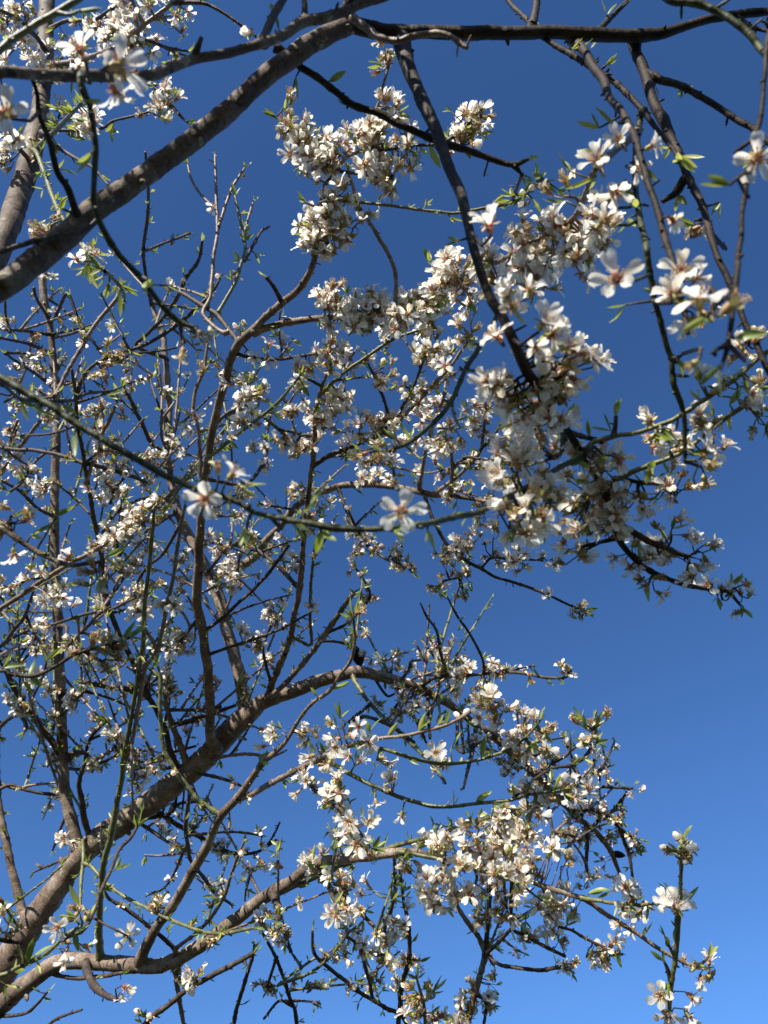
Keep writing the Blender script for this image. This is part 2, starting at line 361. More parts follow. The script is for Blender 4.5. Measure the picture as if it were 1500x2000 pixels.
B11a B g - 1.7|598,882*7 570,860*7 537,833*7 515,815*5
B11b B g - 1.55|622,775*7 657,740*7 687,717*7 727,690*7 767,663*7 813,647*6 840,640*4
B11c B t - 1.65|613,908*9 650,887*9 680,877*8 707,863*8 745,845*7 773,817*7 790,787*6 807,757*6 820,723*5 832,690*4
B11d B p - 1.6|775,815*7 793,807*7 827,773*7 853,743*7 877,720*6 900,687*6 922,655*5
B11e B t - 1.7|760,830*6 753,790*6 740,757*6 730,733*6 716,705*4
B11f B p - 1.75|819,958*9 820,943*9 827,907*8 833,873*8 845,830*7 860,795*6 868,770*4
B11g B p - 1.75|847,966*8 883,940*7 913,913*7 937,883*7 943,853*6 947,817*6 948,780*5 940,760*4
B11h B p - 1.8|877,968*7 883,917*7 880,877*6 867,850*5
B11i B t - 1.8|937,880*6 965,850*6 985,815*5 1000,790*4
B11j B t - 1.9|767,950*6 770,925*6 762,905*5
B11k B t - 1.8|883,915*5 910,893*5 930,895*5 960,900*5 990,890*4
B12a B g - 1.8|690,1322*9 713,1363*8 740,1393*8 767,1417*8 793,1443*8 817,1467*7 850,1500*7 870,1530*6
B12b B t - 2.0|683,1410@2.1*7 713,1400*7 753,1413*8 780,1430*7 810,1450*6
B12c B t - 2.2|780,1340*7 800,1387*6 820,1420*6 832,1450*5
B12d B t - 2.2|837,1357*8 837,1400*7 840,1442*6
B12e B t - 2.2|893,1390*8 894,1425*7 893,1462*6 905,1470*4
B12f B t - 2.2|930,1418*9 923,1467*8 915,1500*7 905,1540*5
B12g B t - 2.1|825,1340*7 853,1322*7 900,1320*6 933,1317*6 970,1314*6 1000,1313*6 1033,1317*6 1067,1323*6 1103,1323*5 1116,1310*4
B12h B t - 2.1|945,1317*6 943,1290*5 930,1260*5 913,1230*5 893,1203*5 873,1165*3
B12i B t - 2.1|875,1322*6 860,1273*6 853,1233*5 833,1203*5 821,1178*3
B12j B t - 2.2|783,1330*6 800,1305*7 802,1292*5 822,1289*4
B12k B t - 2.4|728,1318*6 745,1345*6 758,1360*5 770,1355*4
B13a B t - 1.95|660,952*7 690,1030*6 713,1060*6 740,1083*6 767,1097*6 793,1107*5 805,1118*4
B13b B t - 1.9|830,965*8 843,1010*7 857,1037*7 873,1063*7 893,1083*7 913,1097*7 943,1113*6 967,1127*6 1000,1136*6 1047,1152*6 1087,1170*5 1120,1185*5 1143,1192*3
B13c B t - 1.9|917,1100*6 900,1125*5 867,1135*5 848,1158*4
B13d B t - 1.85|940,1110*5 960,1090*5 990,1092*5 1020,1093*4
B30 B b - 1.3|-30,2060@2.22*60 150,2190@2.1*30 400,2160@2.05*26 600,2140@2.0*25 800,2120@1.9*23 950,2100@1.8*21 1120,2110@1.6*17 1310,2085@1.3*13
B31 B g - 1.15|1300,2085@1.3*11 1306,2000@1.22*10 1310,1933*9 1317,1883*10 1322,1833*10 1324,1797*13 1329,1757*8 1330,1700*7 1333,1667*7 1336,1640@1.15*4
B31b B t - 1.2|1311,1920*8 1305,1895*8 1296,1876*5
B31c B p - 1.2|1318,1870*6 1308,1850*6 1298,1828*4
B32 B g - 1.35|830,2110@1.88*9 832,2050@1.5*8 830,2000@1.4*7 827,1960*7 820,1933*6 812,1905*4
B32b B t - 1.4|826,1958*5 838,1945*5 848,1935*4
B33 B b - 2.1|890,2105*15 917,1983@2.1*12 930,1933*11 943,1883*11 947,1865*10 937,1833*9 917,1807*9 897,1777*8 885,1750*5
B33b B t - 2.1|946,1868*9 953,1800*9 957,1750*8 955,1710*5
B33c B t - 1.9|946,1860*7 973,1883*7 1000,1888*7 1050,1895*7 1083,1890*7 1110,1886*5
B33d B t - 1.9|948,1864*7 977,1837*7 1000,1813*6 1020,1795*4
B33e B t - 2.0|930,1940*7 950,1960*7 945,2000*6
B34 B t - 1.9|770,2120*10 780,1983@2.0*10 783,1933*10 797,1883*9 800,1833*8 797,1800*8 790,1767*7 783,1717*6 778,1680*4
B35 B t - 1.9|815,2118*9 793,1997@1.95*8 750,1967*8 707,1940*8 667,1910*8 633,1883*8 613,1860*7 610,1817*5
B35b B g - 1.75|545,1921*5 553,1920*6 600,1903*6 633,1880*6 660,1850*6 683,1820*5
B36 B t - 1.9|590,2140*9 580,1997@1.98*8 567,1950*8 550,1900*7 537,1867*7 510,1817*5
B36b B t - 2.0|570,1965*5 545,1955*5 515,1990*5
B37 B t - 1.9|700,1848@1.8*6 717,1900*7 727,1947*7
B38 B t - 1.5|655,1680*9 673,1760*8 707,1787*8 732,1812*7 745,1840*5
B38b B t - 1.6|533,1745*14 540,1765*14 545,1785*12 538,1805*8
B38c B t - 1.5|1000,1707*8 1000,1807*7 1027,1827*7 1067,1850*7 1105,1868*6
B38d B t - 1.5|1060,1730*7 1083,1800*7 1117,1817*6 1143,1833*6 1183,1851*5
B38e B t - 1.5|870,1678*7 850,1720*6 842,1760*5
B38f B t - 1.5|925,1688*7 930,1720*6 905,1750*5
B38g B t - 1.5|985,1703*7 985,1740*6 990,1775*5
B40 B g - 1.75|197,1875*16 195,1850*15 193,1817*13 197,1750*12 203,1683*12 217,1633*12 227,1577*12 237,1527*10 240,1490*10 247,1450*9 257,1400*8 263,1360*8 273,1300*8 280,1250*8 283,1183*8 290,1117*7 297,1050*7 301,1000*6 305,960*4
B40b B p - 1.75|241,1490*8 253,1467*8 267,1400*8 283,1310*8 297,1287*8 310,1260*8 320,1217*8 330,1167*8 340,1117*7 347,1067*7 354,1027*7 362,985*5
B40c B p - 1.8|305,1265*8 298,1250*8 290,1240*7 283,1225*5
B41 B t - 2.2|350,1515*13 333,1467*11 320,1417*11 300,1377*10 283,1357*10 253,1347*10 217,1343*9 187,1337*8 155,1332*7
B41b B p - 2.2|365,1492*13 353,1460*12 337,1417*11 327,1385*9 322,1360*6
B42 B t - 1.95|290,1362*10 267,1310*10 250,1273*10 230,1233*10 213,1187*10 203,1133*10 197,1083*10 187,1033*9 180,993*9 170,933*8 160,873*8 150,817*8 147,767*7 140,720*5
B43 B t - 1.9|130,1225@2.3*8 133,1257*5 167,1227*5 193,1200*5 215,1185*4
B44 B p - 1.75|-60,1230@2.2*10 0,1190@1.9*9 40,1163*9 83,1133*9 133,1103*9 187,1073*8 240,1037*8 283,1000*7 310,975*5
B45 B t - 1.9|-30,1275@2.3*7 0,1260*6 50,1233*6 100,1220*6 167,1200*6 217,1190*6 262,1169*4
B45b B t - 1.95|-10,1268*7 7,1257*7 30,1227*7 50,1200*7 65,1155*5
B45c B p - 1.9|-20,1290*8 0,1280*8 40,1256*6
B46 B t - 2.3|120,1475*12 107,1457*11 77,1417*11 50,1380*11 27,1343*10 7,1300*9 -10,1260*7
B47 B t - 2.0|402,1230*8 427,1213*7 460,1183*7 500,1147*7 530,1113*7 547,1090*7 565,1065*5
B47b B t - 2.0|408,1278*7 450,1263*6 500,1247*6 550,1227*6 608,1196*4
B48 B t - 2.3|160,1500@2.4*6 173,1450*6 193,1423*6 228,1392*5
B48b B t - 2.3|330,1500*7 247,1500*6 327,1473*6 383,1457*5
B48c B t - 2.2|337,1417*8 383,1403*7 433,1387*7 460,1378*6
B48d B t - 2.2|330,1387*7 377,1386*6 433,1380*5
B48e B p - 2.1|405,1490*7 440,1477*6 493,1473*6 530,1478*5 560,1465*4
B49 B t - 2.0|95,1898*9 123,1908*8 160,1911*8 200,1906*8 240,1900*6
B49b B t - 1.6|168,1890*15 180,1923*13 200,1940*11 228,1953*8
B50 B g - 2.0|175,1655*6 163,1640*7 162,1683*7 158,1733*7 157,1770*5
B51 B g - 1.7|176,1690*7 210,1727*7 253,1757*7 310,1785*7 360,1807*7 400,1820*7 443,1822*7 497,1812*5
B52 B t - 1.95|345,1868*9 340,1853*8 320,1833*8 283,1803*7 247,1777*7 213,1755*6 205,1740*4
B53 B p - 1.7|340,1868*8 347,1850*7 383,1823*7 413,1790*7 437,1753*7 450,1713*6 463,1677*6 478,1642*4
B54 B t - 1.5|265,2090@2.05*11 287,1997@1.6*11 320,1970*10 367,1933*10 407,1910*10 450,1887*10 495,1861*8
B55 B p - 2.0|340,1890*10 343,1900*10 348,1940*9 357,1993*8 362,2040*6
B56 B t - 1.9|450,2155*9 457,1997*8 473,1937*8 493,1870*7 497,1845*5
B57 B t - 2.0|-20,1985*7 43,1981*6 67,1967*6 94,1936*4
B57b B t - 2.0|60,2060*7 100,1997*6 160,1972*4
B58 B t - 2.1|40,1815*6 30,1803*5 10,1772*5 0,1757*4
B59 B t - 2.3|130,1590*6 113,1633*5 103,1661*4
B59b B t - 2.3|140,1672*6 127,1677*5 97,1690*5 65,1704*4
B60 B g - 1.8|430,1590*11 407,1577*10 383,1557*10 360,1530*10 340,1500*9 323,1467*8 315,1433*8 313,1383*8 313,1333*7 308,1298*5
B61 B t - 2.1|372,1540@2.25*8 363,1610*8 367,1650*8 373,1680*7 400,1717*7 420,1743*7 450,1765*5
B62 B t - 2.2|270,1605*7 307,1630*7 338,1651*5
B63 B t - 2.2|365,1650*6 327,1727*5 290,1748*4
B64 B t - 2.1|365,1632*6 417,1627*5 467,1625*5 510,1632*4
B65 B t - 2.1|390,1510*7 443,1523*6 478,1539*5
B66 B t - 2.3|280,1600@2.3*8 330,1590*7 350,1570*6 400,1565*5
B67 B t - 2.3|300,1580@2.3*9 345,1610*9 400,1640*8 450,1665*7 500,1665*6 540,1640*5
B68 B t - 2.2|180,1640*10 165,1600*12 160,1560*10 155,1530*9 165,1490*7
B70 B p - 2.1|-40,985@2.5*9 0,927*8 27,890*8 67,837*7 97,797*7 115,765*5
B70b B p - 2.2|-20,960*7 0,897*6 20,860*6 35,820*5
B71 B p - 2.2|108,775*9 133,723*8 157,683*8 177,647*8 200,617*8 227,583*8 235,560*6
B72 B p - 2.0|167,945*8 173,930*7 187,883*7 200,847*7 217,813*7 230,780*5
B73 B t - 2.0|150,770@2.1*8 160,740*8 177,717*7 207,700*7 243,687*7 283,673*7 320,653*7 360,623*7 393,593*7 413,573*6 434,535*4
B73b B t - 2.1|255,690*5 300,687*5 345,679*4
B74 B t - 2.3|325,700*8 267,677*8 290,650*8 313,627*8 343,587*8 363,543*8 387,510*7 395,470*5
B75 B t - 1.8|465,668*10 443,637*9 423,613*9 400,600*9 370,580*8 350,570*7
B75b B g - 1.8|425,612*7 443,580*7 460,550*7 470,517*7 479,490*6 477,467*6 467,420*6 459,382*5
B76 B p - 1.9|440,650*9 420,640*9 397,613*8 410,583*8 414,550*8 418,500*7 425,450*7 423,400*7 422,350*6 420,302*4
B76b B p - 1.9|424,412*6 390,377*5 373,347*5 367,322*4
B76c B p - 1.9|426,445*6 443,393*6 457,360*6 478,328*4
B76d B p - 1.9|475,470*5 483,433*5 495,392*4
B76e B t - 1.9|478,510*6 500,470*6 512,450*5 527,442*4
B77 B t - 2.2|295,590*8 282,520*7 281,480*7 287,427*7 290,373*6 284,297*5
B77b B t - 2.1|283,490*5 307,480*5 347,465*5 372,455*4
B78 B p - 1.85|394,930*8 393,910*7 390,867*7 387,833*7 377,800*7 383,760*7 397,727*7 403,690*6 405,670*4
B79 B t - 2.4|326,890*9 297,867*8 283,840*8 267,807*8 253,777*7 240,750*5
B80 B t - 2.4|108,620*7 130,573@2.4*6 147,607*6 155,625*5 177,660*5 200,693*5
B80b B t - 2.4|95,620*6 73,587*6 66,562*5
B81 B t - 2.2|165,905*8 120,890*8 67,880*8 20,877*7 -20,870*6
B81b B t - 2.2|168,905*8 200,913*8 247,927*8 283,941*6
B82 B t - 2.2|152,830*6 100,847*5 57,850*4
B83 B t - 2.3|104,655*7 50,647*6 0,643*5 -20,640*4
B83b B t - 2.3|102,660*6 143,650*6 165,640*4
B83c B t - 2.3|105,690*6 50,670*6 0,660*5
B83d B t - 2.3|20,648*6 12,620*5 10,588*4
B83e B t - 2.3|107,760*6 70,730*6 30,705*5 10,690*4
B84 B t - 2.3|325,880*5 315,850*5 316,800*4
B84b B t - 2.3|328,880*5 340,850*5 351,805*4
B85 B t - 2.2|112,870*6 70,900*6 45,940*6 20,960*5
B85b B t - 2.3|108,1010*7 70,990*6 40,960*6 5,940*5
B85c B t - 2.3|110,1130*7 60,1130*6 20,1150*5 -10,1160*4
B86 B t - 2.1|343,985*7 300,970*7 250,985*6 220,1010*6 200,1040*5
B86b B t - 2.1|345,1000*7 290,1035*7 250,1060*6 230,1100*6 240,1130*5
B86c B t - 2.1|355,1020*7 320,1080*6 285,1110*6 265,1150*6 268,1195*5
B86d B t - 2.1|335,920*6 290,900*6 240,890*6 205,875*5
B86e B t - 2.1|250,925*6 225,955*6 215,985*5
B87 B t - 2.2|405,1120*6 440,1075*6 475,1055*5
B87b B t - 2.1|440,1118*7 455,1135*6 470,1150*5
B88 B t - 2.2|393,1200*6 365,1235*6 345,1265*5
B88b B t - 2.2|320,1420*6 330,1370*6 327,1330*5
B88c B t - 2.2|118,1400*7 145,1370*6 165,1350*5
B88d B t - 2.3|60,1392*7 35,1385*6 15,1375*5
B88e B t - 2.3|125,1475*7 160,1470*6 195,1490*6 230,1470*6 245,1440*4
B89 B t - 2.7|1095,1560*8 1127,1527*7 1150,1537*6 1187,1537*6 1235,1540*5
B89b B t - 2.7|1180,1590*6 1197,1583*6 1213,1563*5 1230,1540*4
B89c B t - 2.6|1120,1585*8 1150,1580*7 1180,1590*7 1207,1613*7 1220,1647*7 1230,1677*6 1236,1715*5
B89d B t - 2.5|1060,1530*7 1070,1573*7 1080,1623*6 1086,1660*5
B89e B t - 2.6|1135,1600*7 1143,1560*6 1140,1530*5
B89f B t - 2.6|1145,1610*8 1147,1650*8 1145,1683*7 1148,1715*5
B89g B t - 2.6|1045,1512*7 1080,1490*6 1110,1470*6 1114,1440*4
B89h B t - 2.6|985,1460*7 1010,1480*7 1040,1475*6 1070,1465*5
B89i B t - 2.5|1085,1625*6 1110,1630*6 1135,1640*5
B89j B t - 2.6|1207,1612*6 1225,1630*6 1245,1640*5
B90 B t - 2.2|-55,2000@2.2*60 -90,1930@2.3*40 -140,1800@2.5*30 -160,1600@2.6*24
B91 B t - 2.2|480,945@2.0*7 520,890*6 515,860*5
B92 B t - 1.8|615,850*6 590,850*6 575,870*5
B93 B t - 1.6|630,755*6 600,740*6 575,735*5
B94 B t - 1.8|413,840*7 440,810*7 480,790*7 500,765*6
B95 B t - 2.1|530,1335*6 520,1300*6 515,1260*5 535,1210*5 545,1195*4
B96 B t - 1.9|770,1670@1.6*7 770,1750*7 750,1820*7 745,1865*6
B97 B t - 2.0|540,1870*6 530,1900*6 520,1935*5
B98 B t - 1.5|615,1690*6 640,1730*7 660,1775*6
"""
